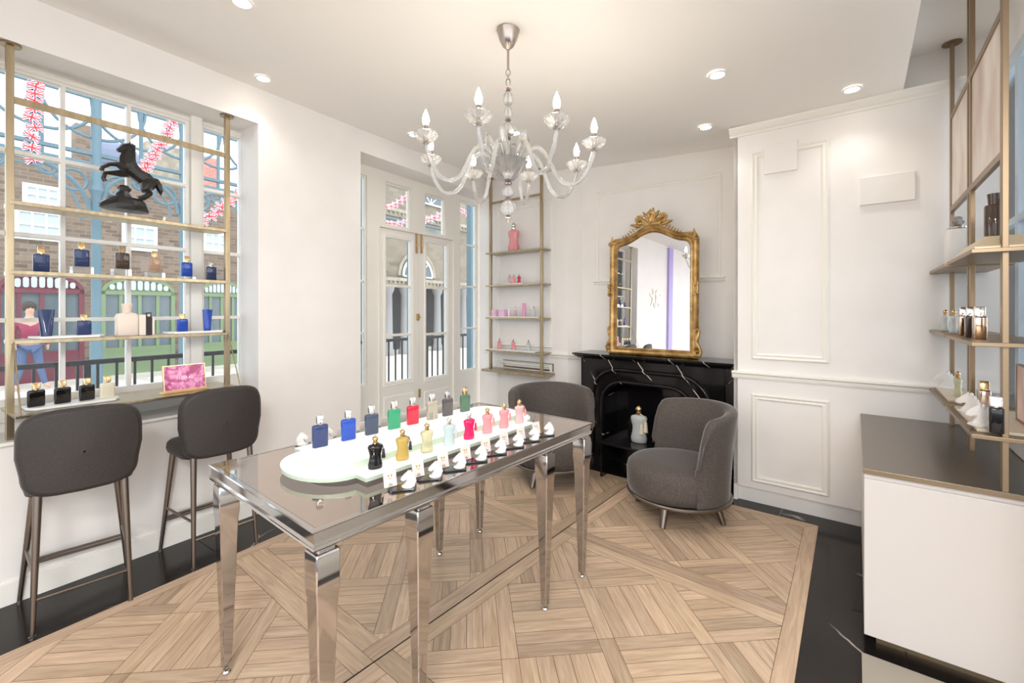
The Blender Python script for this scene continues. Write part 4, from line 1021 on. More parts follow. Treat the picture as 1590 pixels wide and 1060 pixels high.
L(pink, tcn.outputs['Object'], nzn.inputs['Vector']); L(pink, nzn.outputs['Color'], vmn.inputs[0]); L(pink, tcn.outputs['Object'], vmn.inputs[2]); L(pink, vmn.outputs[0], vn.inputs['Vector'])
crn = N(pink, 'ShaderNodeValToRGB'); e = crn.color_ramp.elements; e[0].position = .1; e[0].color = srgb(244, 176, 208); e[1].position = .75; e[1].color = srgb(176, 42, 112)
e2_ = crn.color_ramp.elements.new(.42); e2_.color = srgb(232, 138, 186); L(pink, vn.outputs['Distance'], crn.inputs[0]); L(pink, crn.outputs[0], bsdf(pink).inputs['Base Color'])
a = MB(); a.box(-w2+.006, w2-.006, -.003, .003, .018, hh+.006, mxp); po = obj('picture', a, pink, t, smooth=False)
def text_obj(body, size, m, parent, loc, rot, name='lettering', ext=.0005, sp=1.0):
    c = bpy.data.curves.new(name, 'FONT'); c.body = body; c.size = size; c.align_x = 'CENTER'; c.align_y = 'CENTER'; c.extrude = ext; c.space_character = sp
    o = bpy.data.objects.new('txt', c); COL.objects.link(o); dg = bpy.context.evaluated_depsgraph_get(); me_ = bpy.data.meshes.new_from_object(o.evaluated_get(dg))
    bpy.data.objects.remove(o); n = bpy.data.objects.new(name, me_); me_.materials.clear(); me_.materials.append(m); COL.objects.link(n); n.parent = parent; n.location = loc; n.rotation_euler = rot; return n
text_obj('FLORAL', .024, mat('white_print', (1, 1, 1, 1), .5), po, (0, -.0045+.0126, .094), (math.radians(82), 0, 0), sp=1.25)

# ---- black rearing horse
def skin_obj(name, nodes, edges, m, parent=None, loc=(0, 0, 0), rz=0, sub=0, flat=True, root=0):
    me = bpy.data.meshes.new(name); me.from_pydata([n[:3] for n in nodes], edges, []); o = bpy.data.objects.new(name, me); COL.objects.link(o)
    s = o.modifiers.new('skin', 'SKIN'); s.use_smooth_shade = not flat; s.branch_smoothing = .3
    sv = me.skin_vertices[0].data if me.skin_vertices else None
    if sv is None:
        bpy.context.view_layer.objects.active = o; o.select_set(True); bpy.ops.mesh.customdata_skin_add(); sv = me.skin_vertices[0].data
    for i, n in enumerate(nodes):
        r = n[3]; sv[i].radius = (r, n[4] if len(n) > 4 else r); sv[i].use_root = (i == root)
    if sub: ss = o.modifiers.new('sub', 'SUBSURF'); ss.levels = sub; ss.render_levels = sub
    me.materials.append(m); o.location = loc; o.rotation_euler = (0, 0, rz)
    if parent: o.parent = parent
    return o
ho = .11; hs0 = LW.at(205, ho)
t = thing('horse_statue', 'black faceted statue of a rearing horse on a rock, on the top window shelf', 'statue', LW.w(hs0, ho, SZ['a']), rzL)
def hp(px, py): s, z = LW.at(px, ho, py); return (s-hs0, z-SZ['a'])
def V3(px, py, y): x, z = hp(px, py); return (x, y, z)
hb = MB()
hb.tube([V3(239, 278, 0), V3(236, 279, 0), V3(230, 281, 0), V3(222, 277, 0), V3(212, 270, 0), V3(203, 263, 0), V3(198, 255, 0), V3(197, 247, 0), V3(199, 239, 0), V3(201, 231, 0), V3(201, 227, 0)],
        [.020, .040, .056, .050, .044, .052, .052, .044, .036, .029, .018], 9)
hb.tube([V3(204, 229, 0), V3(200, 228, 0), V3(194, 229, 0), V3(188, 232, 0), V3(184, 233.5, 0), V3(182.5, 234.5, 0)], [.014, .026, .027, .018, .015, .009], 8)
for sy in (-1, 1): hb.tube([V3(201, 226, sy*.012), V3(200, 220.5, sy*.016)], [.009, .001], 5)
def limb(pts, y, rr): hb.tube([V3(px, py, y*min(1, .5+.25*i)) for i, (px, py) in enumerate(pts)], rr, 7)
limb([(200, 262), (189, 261), (179, 256), (168, 256), (157, 261), (155, 266)], -.032, [.034, .026, .017, .013, .011, .013])
limb([(200, 267), (188, 268), (177, 267), (166, 267), (163, 275), (166, 280)], .032, [.034, .026, .016, .013, .011, .013])
limb([(230, 283), (226, 290), (223, 296), (231, 301), (221, 306.5), (212, 308.5)], -.034, [.046, .042, .026, .015, .012, .012])
limb([(232, 283), (230, 290), (229, 296), (236, 301), (227, 307), (218, 309)], .034, [.046, .040, .024, .015, .012, .012])
obj('horse_body', hb, blackcast, t, smooth=False)
a = MB(); a.tube([V3(237, 277, 0), V3(242, 280, 0), V3(246, 288, 0), V3(249, 296, 0), V3(250, 303, 0)], [.012, .020, .024, .018, .003], 6); obj('tail', a, blackcast, t, smooth=False)
a = MB()
for k in range(9):
    f = k/8; p0 = V3(203+4*f*f-2*f, 225+f*29, 0); p1 = V3(209+3*f-3*f*f, 231+f*29, 0)
    a.tube([p0, ((p0[0]*.5+p1[0]*.5)+.008, .0, (p0[2]+p1[2])/2+.004), p1], [.016, .014, .002], 5)
obj('mane', a, blackcast, t, smooth=False)
a = MB(); r_ = random.Random(3); lps = []
for py, r in ((327.5, .135), (320, .130), (312, .105), (307.5, .085)):
    x, z = hp(197, py); lps.append([(x+r*(.82+.3*r_.random())*math.cos(q*2*PI/9)*1.0-.004, r*.62*(.85+.25*r_.random())*math.sin(q*2*PI/9), max(0.0005, z)) for q in range(9)])
a.loft(lps); x, z = hp(193, 292); x2, z2 = hp(193, 308); lps = []
for f, r in ((0, .055), (.3, .042), (.55, .028), (.8, .036), (1.0, .022)): lps.append([(x+r*(.8+.35*r_.random())*math.cos(q*2*PI/7), r*.8*math.sin(q*2*PI/7), z2+(z-z2)*1.25*f) for q in range(7)])
a.loft(lps); obj('rock_base', a, blackcast, t, smooth=False)

# ================================================================ BACK SHELF UNIT
SH = -.15
pL, pR = SW.at(762, SH), SW.at(841, SH)
t = thing('shelf_unit', 'narrow champagne metal shelf frame with four shelves beside the double doors', 'shelf unit', SW.w(0, 0), SW.rz)
for x, pz in ((pL, 3.32), (pR, 3.30)):
    a = MB(); a.box(x-.016, x+.016, SH-.016, SH+.016, .822, pz); po = obj('post', a, brass, t, smooth=False, bevel=.002)
    X_, Y_, _ = SW.w(x, SH); zz = ceil_z(X_, Y_); a = MB(); a.lathe([(0, zz+.002), (.045, zz+.002), (.045, zz-.008), (0, zz-.01)], 24, cx=x, cy=SH); obj('ceiling_plate', a, bronze, po)
a = MB(); a.box(pL, pR, SH-.014, SH+.014, 2.985, 3.01); obj('top_rail', a, brass, t, smooth=False)
BZ = [2.343, 1.917, 1.496, 1.07]
for z in BZ:
    a = MB(); a.box(pL-.04, pR+.05, SH-.06, -.005, z-.020, z-.002); obj('shelf', a, brass, t, smooth=False, bevel=.003)
a = MB(); a.box(pL-.07, pR+.10, SH-.11, -.005, .79, .82); obj('shelf', a, brass, t, smooth=False, bevel=.003)
a = MB(); rect_mould(a, pL+.1, pR+.08, .835, .93, -.002, .02, .012); obj('back_bracket', a, brass, t, smooth=False)
def onS(px, k, o=-.13): return SW.w(SW.at(px, o), o, BZ[k])
rzS = SW.rz
def stray(px0, px1, k, lab, h=.012):
    s0, s1 = SW.at(px0, -.14), SW.at(px1, -.14); a = MB(); a.box(s0, s1, -.20, -.07, BZ[k]-.001, BZ[k]+h)
    tag(obj('display_tray', a, traymat, None, SW.w(0, 0), rzS, smooth=False, bevel=.003), lab, 'tray')
stray(785, 815, 1, 'small white tray under three little bottles on the narrow shelf'); stray(760, 840, 2, 'long white tray under pink jars on the narrow shelf'); stray(761, 835, 3, 'white tray on the lowest narrow shelf under pink bottles')
curvy_bottle(onS(797.5, 0), rzS, 'giant peach pink bottle with silver ball cap on the topmost narrow shelf', 'pink', .36, silver, None)
for px, c, lab in ((791.3, 'palepink', 'tiny pale pink bottle, left of three on the small tray'), (797.7, 'pink', 'tiny pink bottle in the middle of the small tray'), (806, 'red', 'tiny rosy red bottle, right on the small tray')):
    curvy_bottle(up(onS(px, 1), .012), rzS, lab, c, .115, chrome, None)
lav = mat('lavender_pink_pack', srgb(226, 184, 214), .35)
def jar(px, w, h, lab, m=lav, nm='cosmetic_jar', cat='jar'):
    t = thing(nm, lab, cat, up(onS(px, 2), .012), rzS); a = MB(); a.lathe([(0, 0), (w/2*.9, 0), (w/2, .006), (w/2, h*.62), (0, h*.62)], 24); obj('jar_body', a, m, t)
    a = MB(); a.lathe([(0, h*.62), (w/2*1.02, h*.62), (w/2*1.02, h*.95), (w/2*.95, h), (0, h)], 24); obj('lid', a, m, t)
jar(767.5, .085, .085, 'round pink cream jar at the left of the narrow shelf')
a = MB(); a.box(-.048, .048, -.03, .03, 0, .085); tag(obj('gift_box', a, lav, None, up(onS(780.5, 2), .012), rzS, smooth=False, bevel=.003), 'pink rectangular box beside the round pink jar', 'box')
tube_prod(up(onS(790, 2), .012), rzS, .10, .035, mat('pale_pack', srgb(238, 222, 230), .4), 'small white-pink tube right of the pink box')
square_bottle(up(onS(799.5, 2), .012), rzS, 'slim pink bottle with dark cap on the narrow shelf', 'palepink', .125, .045, chrome)
tube_prod(up(onS(814, 2), .012), rzS, .17, .065, mat('rose_tube', srgb(220, 150, 186), .35), 'tall rose pink squeeze tube on the narrow shelf')
square_bottle(up(onS(827.5, 2), .012), rzS, 'clear glass bottle with silver cap right of the rose tube', 'frosty', .125, .07, chrome)
for px, c, lab in ((775.5, 'pink', 'pink curvy bottle at the left of the lowest narrow shelf'), (797, 'pink', 'pink curvy bottle in the middle of the lowest narrow shelf'), (820.5, 'ice', 'clear curvy bottle with pink tassel at the right of the lowest narrow shelf')):
    curvy_bottle(up(onS(px, 3), .012), rzS, lab, c, .135, chrome, 'pink')

# ================================================================ COUNTER AND RIGHT SHELVES
CZ = .84; fu = CT.loc(*P(1340, 727, CZ))          # front-left corner
cu0, cv0 = fu[0], fu[1]                            # u, -v
t = thing('counter', 'white lacquer counter with bronze top along the right wall', 'counter', CT.w(0, 0), CT.rz)
ue = 4.20
# the counter's long side runs along -v at u = cu0 towards the right edge, its depth towards the wall
ux1 = CT.loc(*RW.w(.80, 0)[:2])[0]
R0 = RW.loc(*CT.w(cu0, cv0)[:2])
kx0 = R0[0]; ky0 = R0[1]
a = MB(); a.box(kx0, 1.495, ky0, -.002, CZ-.022, CZ); 
t.location = RW.w(0, 0); t.rotation_euler = (0, 0, RW.rz)
obj('worktop', a, countertop, t, smooth=False, bevel=.001)
a = MB(); a.box(kx0-.001, 1.495, ky0-.003, ky0, CZ-.022, CZ-.001); obj('edge_trim', a, bronze, t, smooth=False)
a = MB(); a.box(kx0+.004, 1.495, ky0+.012, -.002, .055, CZ-.022); obj('body', a, lacquer, t, smooth=False, bevel=.002)
a = MB(); a.box(kx0+.004, 1.495, ky0-.006, ky0+.012, .055, CZ-.044); obj('front_panel', a, lacquer, t, smooth=False, bevel=.002)
a = MB(); a.box(kx0+.05, 1.495, ky0+.06, -.05, 0, .055); obj('plinth', a, bronze, t, smooth=False)
p0 = P(1338, 1012, .006); q0 = RW.loc(*p0)
a = MB(); a.box(q0[0], q0[0]+1.5, q0[1]-1.6, q0[1], .0, .006)
tag(obj('floor_mat', a, mat('taupe_vinyl', srgb(160, 152, 140), .35), None, RW.w(0, 0), RW.rz, smooth=False), 'flat taupe floor mat in front of the white counter at the bottom right', 'mat')

t = thing('shelf_unit', 'tall bronze shelf frame standing on the counter in front of the pale blue window', 'shelf unit', CT.w(0, 0), CT.rz)
pv = -.479; pus = [4.085, 3.426, 2.743]
for i, u in enumerate(pus):
    for dv in ((0.0,) if i != 1 else (0.0,)):
        h_ = .020
        a = MB(); a.box(u-h_, u+h_, pv-.010, pv+.010, CZ, 3.345 if i != 1 else 3.345); po = obj('post', a, bronze, t, smooth=False, bevel=.002)
        if i == 1:
            b = MB(); b.box(u+.055, u+.075, pv-.010, pv+.010, CZ, 3.345); obj('post', b, bronze, t, smooth=False, bevel=.002)
        b = MB(); b.lathe([(0, 3.345), (.05, 3.345), (.05, 3.337), (0, 3.334)], 24, cx=u, cy=pv); obj('ceiling_plate', b, bronze, po)
for ua, ub in ((pus[1]+.02, pus[0]-.02), (pus[2]+.02, pus[1]-.02)):
    for z in (2.85, 2.25):
        a = MB(); a.box(ua, ub, pv-.010, pv+.010, z-.016, z+.016); obj('rail', a, bronze, t, smooth=False)
glasssh = mat('glass_shelf', srgb(200, 205, 200), .08, trans=.6)
for (ua, ub) in ((3.49, 4.148), (2.70, 3.38)):
    for z in (1.86, 1.465, 1.075):
        a = MB(); a.box(ua, ub, -.650, -.375, z-.022, z-.004); obj('shelf', a, bronze, t, smooth=False, bevel=.002)
for (ua, ub, lab) in ((pus[1]+.09, pus[0]-.03, 'pale marbled art panel hung high between the far shelf posts'), (pus[2]+.03, pus[1]-.03, 'pale marbled art panel hung high between the near shelf posts')):
    m_ = mat('marbled_print', srgb(214, 200, 190), .5)
    if len(m_.node_tree.nodes) < 4: noise_col(m_, srgb(196, 172, 160), srgb(226, 218, 210), 4, 8, (1, 1, .5), lo=.3, hi=.6)
    a = MB(); a.box(ua, ub, pv-.008, pv+.004, 2.268, 2.834); o = obj('art_panel', a, m_, None, CT.w(0, 0), CT.rz, smooth=False); tag(o, lab, 'picture')
def onC(px, z, v=-.44): return CT.w(CT.at(px, v), v, z-.0035)
rzC = CT.rz
bl = thing('perfume_bottle', 'large white bottle with crystal stopper on the far top shelf over the counter', 'perfume bottle', onC(1487, 1.86, -.47), rzC)
a = MB(); a.loft([rrect(.075, .05, .02, 0), rrect(.078, .053, .022, .006), rrect(.078, .053, .022, .20), rrect(.066, .045, .02, .225), rrect(.03, .03, .012, .232)]); obj('glass_body', a, porcelain, bl)
a = MB(); a.lathe([(0, .232), (.05, .232), (.052, .24), (.03, .246), (0, .246)], 20); obj('collar', a, silver, bl)
a = MB(); a.sphere((0, 0, .275), .032, 10, 6); a.sphere((.05, 0, .275), .026, 8, 5); obj('stopper', a, crystal2, bl, smooth=False)
o = MB(); z_ = 1.8565; o.loft([[(x, y, z_) for x, y in ((2.74, -.62), (3.33, -.62), (3.33, -.39), (2.74, -.39))], [(x, y, z_+.012) for x, y in ((2.74, -.62), (3.33, -.62), (3.33, -.39), (2.74, -.39))], [(x, y, z_+.06) for x, y in ((2.80, -.58), (3.27, -.58), (3.27, -.43), (2.80, -.43))]])
tag(obj('display_plinth', o, mat('pale_gold_lacquer', srgb(216, 196, 164), .35, .3), None, CT.w(0, 0), CT.rz, smooth=False, bevel=.002), 'pale gold sloping display plinth on the near top shelf', 'display plinth')
bl = thing('perfume_bottle', 'tall dark brown cylindrical bottle on the pale gold plinth', 'perfume bottle', CT.w(CT.at(1544, -.50), -.50, 1.9165), rzC)
a = MB(); a.lathe([(0, 0), (.033, 0), (.035, .004), (.035, .165), (.031, .172), (0, .174)], 28); obj('glass_body', a, BC['brown'], bl); a = MB(); a.lathe([(0, .174), (.021, .174), (.025, .225), (0, .228)], 24); obj('cap', a, BC['brown'], bl)
for px, lab in ((1468, 'small clear bottle, left of the pair on the far middle shelf'), (1481, 'small clear bottle, right of the pair on the far middle shelf')):
    curvy_bottle(onC(px, 1.465, -.43), rzC, lab, 'frosty', .135, gold, 'cream')
for px, c, lab in ((1497, 'metal', 'rose metallic bottle, left of three on the near middle shelf'), (1508, 'brown', 'dark brown bottle in the middle of three on the near middle shelf'), (1521, 'metal', 'rose metallic bottle, right of three on the near middle shelf')):
    square_bottle(onC(px, 1.465, -.44), rzC, lab, c, .150, .06, silver, None, .045)
def tilted(u0_, u1_, v0_, v1_, z, lab):
    a = MB(); a.box(u0_, u1_, v0_, v1_, z-.0035, z+.010); tag(obj('display_tray', a, mat('stone_tray', srgb(206, 192, 172), .35), None, CT.w(0, 0), CT.rz, smooth=False, bevel=.002), lab, 'tray')
tilted(3.55, 4.10, -.62, -.40, 1.075, 'flat stone coloured tray on the far lowest shelf over the counter'); tilted(2.76, 3.34, -.62, -.40, 1.075, 'flat stone coloured tray on the near lowest shelf over the counter')
curvy_bottle(up(onC(1487, 1.075, -.46), .014), rzC, 'clear yellowish bottle with gold cap on the far lowest shelf', 'paleyellow', .145, gold, 'cream')
horse_bust(up(onC(1467, 1.075, -.44), .014), -.76, 'white horse head figurine on the far lowest shelf', 1.9, None)
horse_bust(up(onC(1503, 1.075, -.43), .014), -.76, 'white horse head figurine, left of two on the near lowest shelf', 1.6, None)
horse_bust(up(onC(1521, 1.075, -.42), .014), -.76, 'white horse head figurine, right of two on the near lowest shelf', 1.6, None)
square_bottle(up(onC(1528, 1.075, -.50), .014), rzC, 'polished gold bottle on the near lowest shelf', 'metal', .15, .055, gold, None, .045)
square_bottle(up(onC(1546, 1.075, -.45), .014), rzC, 'black bottle with silver cap at the right of the near lowest shelf', 'black', .15, .055, silver, None, .045)
t = thing('picture_frame', 'gold framed pink and grey print leaning at the right edge on the lowest shelf', 'picture frame', CT.w(2.93, -.585, 1.086), rzC)
a = MB(); holed(a, -.17, .17, 0, .26, -.008, .008, [(-.163, .163, .007, .253)]); obj('frame', a, bronze, t, smooth=False)
a = MB(); a.box(-.165, .165, -.004, .004, .005, .255); pm = mat('rose_print', srgb(226, 196, 186), .4); noise_col(pm, srgb(206, 170, 160), srgb(238, 214, 204), 9, 5, (1, 1, .4)); obj('picture', a, pm, t, smooth=False)

# ================================================================ OUTSIDE
EX = LW
def ex(px, py, o): return EX.at(px, o, py)
def ext(name, mb, m, lab, cat, **k): o = obj(name, mb, m, None, EX.w(0, 0), EX.rz, smooth=False, **k); return tag(o, lab, cat)
mb = MB(); mb.box(-30, 40, .36, 45, -.25, -.05); struct('floor', mb, paving, EX.w(0, 0), EX.rz, smooth=False)
# railing
t = thing('railing', 'dark iron railing with flat handrail along the walkway outside the windows', 'railing', EX.w(0, 0), EX.rz)
a = MB(); a.box(-3, 14, 1.57, 1.63, 1.12, 1.16); obj('handrail', a, darkmet, t, smooth=False)
a = MB(); a.box(-3, 14, 1.585, 1.615, .08, .11); obj('bottom_rail', a, darkmet, t, smooth=False)
a = MB()
for k in range(130): x = -3+k*.13; a.box(x-.009, x+.009, 1.591, 1.609, .1, 1.12)
o = obj('bars', a, darkmet, t, smooth=False); o['kind'] = 'stuff'
for x in (-1.5, .7, 2.6, 4.8, 7.0):
    a = MB(); a.box(x-.022, x+.022, 1.578, 1.622, -.05, 1.14); obj('post', a, darkmet, t, smooth=False)
# brick market building
FO = 11.0
t = thing('market_building', 'long brown brick market building with arched shopfronts seen through the left window', 'building', EX.w(0, 0), EX.rz)
zT = ex(60, 262, FO)[1]
x0b, x1b = ex(-140, 300, FO)[0], 9.6
a = MB(); a.box(x0b, x1b, FO, FO+.5, -.05, zT+.25); obj('wall', a, brickm, t, smooth=False)
def ext_arch(cx, w, z0, zs, zt, y, m, gm, name, nlights=9):
    a = MB(); h = w/2; n = 20
    def arc(hw_, rise, base): return [(cx+hw_*math.cos(PI-PI*k/n), base+rise*math.sin(PI*k/n)) for k in range(n+1)]
    out = arc(h, zt-zs, zs); inn = arc(h-.08, zt-zs-.10, zs)
    for i in range(n):
        a.loft([[(out[i][0], y, out[i][1]), (out[i+1][0], y, out[i+1][1]), (inn[i+1][0], y, inn[i+1][1]), (inn[i][0], y, inn[i][1])], [(out[i][0], y+.1, out[i][1]), (out[i+1][0], y+.1, out[i+1][1]), (inn[i+1][0], y+.1, inn[i+1][1]), (inn[i][0], y+.1, inn[i][1])]])
    a.box(cx-h, cx-h+.09, y, y+.1, z0, zs); a.box(cx+h-.09, cx+h, y, y+.1, z0, zs); a.box(cx-h, cx+h, y, y+.1, zs-.06, zs+.04)
    a.slab([(p[0], p[1]) for p in inn], y+.04, y+.09)
    for k in range(1, 4): x = cx-h+w*k/4; a.box(x-.035, x+.035, y+.02, y+.1, z0, zs)
    a.box(cx-h, cx+h, y+.01, y+.1, z0, z0+.55*(zs-z0)*.6)
    so = obj(name, a, m, t, smooth=False)
    b = MB(); b.box(cx-h+.09, cx+h-.09, y+.06, y+.09, z0, zs); obj('shop_window', b, gm, so, smooth=False)
    b = MB()
    for k in range(nlights):
        x = cx-h+.14+(w-.28)*(k+.5)/nlights; rz_ = (zt-zs-.12)*math.sqrt(max(0, 1-((x-cx)/(h-.06))**2)); hw_ = (w-.28)/nlights*.38
        if rz_ < .08: rz_ = .08
        pts = [(x+hw_*math.cos(q*PI/8), zs+.06+hw_ + (rz_-2*hw_-.04 if q <= 8 else 0)*(1 if 0 <= q <= 8 else 0)+hw_*math.sin(q*PI/8)) for q in range(16)]
        b.slab(pts, y-.005, y+.04)
    obj('arch_lights', b, paleglass, so, smooth=False)
zs_ = ex(60, 455, FO)[1]; zt_ = ex(60, 428, FO)[1]
for (pa, pb_, m_, nm) in ((-90, -12, greenp, 'shopfront'), (-8, 131, maroon, 'shopfront'), (157, 272, greenp, 'shopfront'), (309, 379, greenp, 'shopfront')):
    xa_, xb_ = ex(pa, 450, FO-.12)[0], ex(pb_, 450, FO-.12)[0]; ext_arch((xa_+xb_)/2, xb_-xa_, -.05, zs_+.06, zt_+.08, FO-.12, m_, darkglass, nm)
def sash(pa, pb_, ya, yb, o, parent, cols=3, rws=2):
    xa_, z1_ = ex(pa, ya, o); xb_, z0_ = ex(pb_, ya, o)[0], ex(pa, yb, o)[1]
    a = MB(); w_ = (xb_-xa_)/cols; h_ = (z1_-z0_)/rws
    holed(a, xa_-.06, xb_+.06, z0_-.06, z1_+.06, o-.06, o-.01, [(xa_+w_*i+.02, xa_+w_*(i+1)-.02, z0_+h_*j+.02, z0_+h_*(j+1)-.02) for i in range(cols) for j in range(rws)])
    so = obj('window', a, whitesash, parent, smooth=False); b = MB(); b.box(xa_, xb_, o-.03, o-.015, z0_, z1_); obj('window_pane', b, paleglass, so, smooth=False)
for pa, pb_, ya, yb in ((27, 92, 326, 366), (193, 239, 350, 384), (318, 350, 362, 388), (40, 90, 288, 312)): sash(pa, pb_, ya, yb, FO, t)
# iron arcade
t = thing('iron_arcade', 'blue painted iron arcade of columns, arches and rings outside the left window', 'arcade', EX.w(0, 0), EX.rz)
IO = 7.2; ks = 1.38
colx = [ex(-110, 300, IO)[0], ex(149.5, 300, IO)[0], ex(283, 300, IO)[0], ex(400, 300, IO)[0]]
zc0 = ex(149.5, 262, IO)[1]
for i, x in enumerate(colx):
    r = .072 if i != 2 else .05
    a = MB(); a.lathe([(r*1.3, -.05), (r*1.3, 1.0), (r, 1.05), (r, zc0-.5), (r*1.5, zc0-.4), (r*1.1, zc0-.3), (r, zc0+2.9), (r*.9, zc0+2.9)], 14, cx=x, cy=IO); obj('column', a, blueiron, t)
a = MB(); a.box(colx[0], 12, IO-.04, IO+.04, zc0-.02, zc0+.10); a.box(colx[0], 12, IO-.05, IO+.05, zc0+.22, zc0+.28); obj('girder', a, blueiron, t, smooth=False)
for i in range(3):
    x0_, x1_ = colx[i]+.08, colx[i+1]-.08; w_ = (x1_-x0_)/2; cx_ = (x0_+x1_)/2; rise = min(1.15, w_)
    a = MB(); a.tube([(cx_+w_*math.cos(PI-PI*k/24), IO, zc0-rise-.02+rise*math.sin(PI*k/24)) for k in range(25)], .038, 6); obj('arch_rib', a, blueiron, t)
    a = MB(); a.tube([(cx_+(w_-.12)*math.cos(PI-PI*k/24), IO, zc0-rise-.12+rise*math.sin(PI*k/24)) for k in range(25)], .022, 6); obj('arch_rib', a, blueiron, t)
    for sg in (-1, 1):
        for rr_, dx_, dz_ in ((.18, .22, .27), (.10, .55, .14)):
            c_ = (cx_+sg*(w_-dx_), zc0-dz_); a = MB(); a.tube([(c_[0]+rr_*math.cos(q*PI/10), IO, c_[1]+rr_*math.sin(q*PI/10)) for q in range(20)], .028, 6, closed=True); obj('ring', a, blueiron, t)
zu = ex(149.5, 152, IO)[1]
a = MB(); a.box(colx[0], 12, IO-.03, IO+.03, zu-.05, zu+.05); a.box(colx[0], 12, IO-.02, IO+.02, zu+.38, zu+.45); obj('truss_beam', a, blueiron, t, smooth=False)
upx = [ex(p, 200, IO)[0] for p in (64, 149.5, 219, 283, 339, 400)]
for x in upx[:1]+upx[2:3]+upx[4:5]:
    a = MB(); a.tube([(x, IO, zc0), (x, IO, zu+.3)], .035, 8); obj('upper_column', a, blueiron, t)
for i in range(len(upx)):
    for sg in (-1, 1):
        a = MB(); x = upx[i]; a.tube([(x+sg*(.02+.7*math.sin(q*PI/2/8)), IO, zu-.75+.7*(1-math.cos(q*PI/2/8))) for q in range(9)], .028, 6); obj('curved_brace', a, blueiron, t)
    if i < len(upx)-1:
        a = MB(); c_ = ((upx[i]+upx[i+1])/2, zu+.21); a.tube([(c_[0]+.16*math.cos(q*PI/10), IO, c_[1]+.16*math.sin(q*PI/10)) for q in range(20)], .026, 6, closed=True); obj('ring', a, blueiron, t)
# pale glazed canopy roof above, far buildings
def far(name, p0, p1, ytop, o, d, m, lab):
    xa_, z1_ = ex(p0, ytop, o); xb_ = ex(p1, ytop, o)[0]; mb = MB(); mb.box(xa_, xb_, o, o+d, -.05, z1_); return ext(name, mb, m, lab, 'building')
far('far_building', -160, 112, 236, 23, .5, palestone, 'pale rendered building front rising behind the brick market building')
far('brick_tower', 117, 141, 190, 17, .5, brickm, 'narrow brown brick tower left of the blue column')
far('brick_house', 228, 283, 218, 15.5, .5, stone, 'tan brick house behind the bunting, left of the window mullion')
far('red_house', 309, 338, 240, 15.5, .5, redbrick, 'red brick house seen through the narrow right window')
xd, zd = ex(173, 240, 19); mb = MB(); mb.sphere((xd, 19, zd-.6), 1.15, 20, 12, (1, 1, .95)); mb.box(xd-1.15, xd+1.15, 18.2, 19.8, -.05, zd-.5); ext('domed_building', mb, slate, 'small building with a blue-grey dome behind the horse statue', 'building')
# stone facade seen through the double doors
SO = 9.0
t = thing('stone_building', 'grey stone classical building with arched windows seen through the double doors', 'building', EX.w(0, 0), EX.rz)
sx_0 = ex(556, 300, SO)[0]; sx_1 = ex(746, 300, SO)[0]+5
tanst = brick_mat('tan_stone', srgb(124, 114, 100), srgb(146, 134, 118), srgb(134, 124, 110), 3)
zcor = ex(620, 436, SO)[1]; zco2 = ex(620, 331, SO)[1]
a = MB(); a.box(sx_0, sx_1, SO, SO+.5, zcor, ex(620, 250, SO)[1]+1); obj('wall', a, tanst, t, smooth=False)
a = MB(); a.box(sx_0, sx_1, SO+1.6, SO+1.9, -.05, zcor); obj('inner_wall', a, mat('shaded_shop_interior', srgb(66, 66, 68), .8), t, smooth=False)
for z in (zcor, zco2):
    a = MB(); a.box(sx_0, sx_1, SO-.22, SO, z-.02, z+.10); a.box(sx_0, sx_1, SO-.12, SO, z-.16, z-.02)
    x = sx_0
    while x < sx_1-.1: a.box(x, x+.09, SO-.18, SO, z-.10, z-.02); x += .2
    obj('cornice', a, stone, t, smooth=False)
for px in (604, 629, 680, 720):
    x = ex(px, 470, SO-.05)[0]; a = MB(); a.lathe([(.22, -.05), (.22, .1), (.16, .2), (.13, zcor-.5), (.20, zcor-.36), (.22, zcor-.17)], 20, cx=x, cy=SO-.02); obj('column', a, mat('column_stone', srgb(150, 148, 148), .7), t)
for px, py, w_ in ((648, 430, .75), (668, 318, 1.0)):
    xw, zw = ex(px, py, SO-.02); a = MB(); n = 20
    pts = [(xw+w_*math.cos(PI*k/n), zw+w_*math.sin(PI*k/n)) for k in range(n+1)]
    a.slab(pts, SO-.06, SO-.01); so = obj('arched_window', a, darkglass, t, smooth=False)
    b = MB(); b.tube([(p[0], SO-.07, p[1]) for p in pts], .05, 6); b.box(xw-w_, xw+w_, SO-.09, SO-.05, zw-.03, zw+.03)
    for q in (45, 90, 135): b.bar((xw, SO-.07, zw), (xw+w_*math.cos(math.radians(q)), SO-.07, zw+w_*math.sin(math.radians(q))), .035)
    obj('window_bars', b, whitesash, so, smooth=False)
    b = MB(); b.tube([(xw+(w_+.16)*math.cos(PI*k/n), SO-.02, zw+(w_+.16)*math.sin(PI*k/n)) for k in range(n+1)], .07, 6); obj('arch_surround', b, stone, so, smooth=False)
# blue posts outside the doors
for px, o_, lab in ((568, 1.9, 'blue iron post outside the narrow left sidelight'), (637, 3.6, 'slanting blue iron post outside the left door'), (693, 3.6, 'blue iron post outside the right door'), (731, 1.2, 'pale blue iron post outside the right sidelight')):
    x = ex(px, 400, o_)[0]; mb = MB(); mb.box(x-.05, x+.05, o_-.05, o_+.05, -.05, 5.4 if px != 637 else 5.2); ext('iron_post', mb, blueiron, lab, 'post')
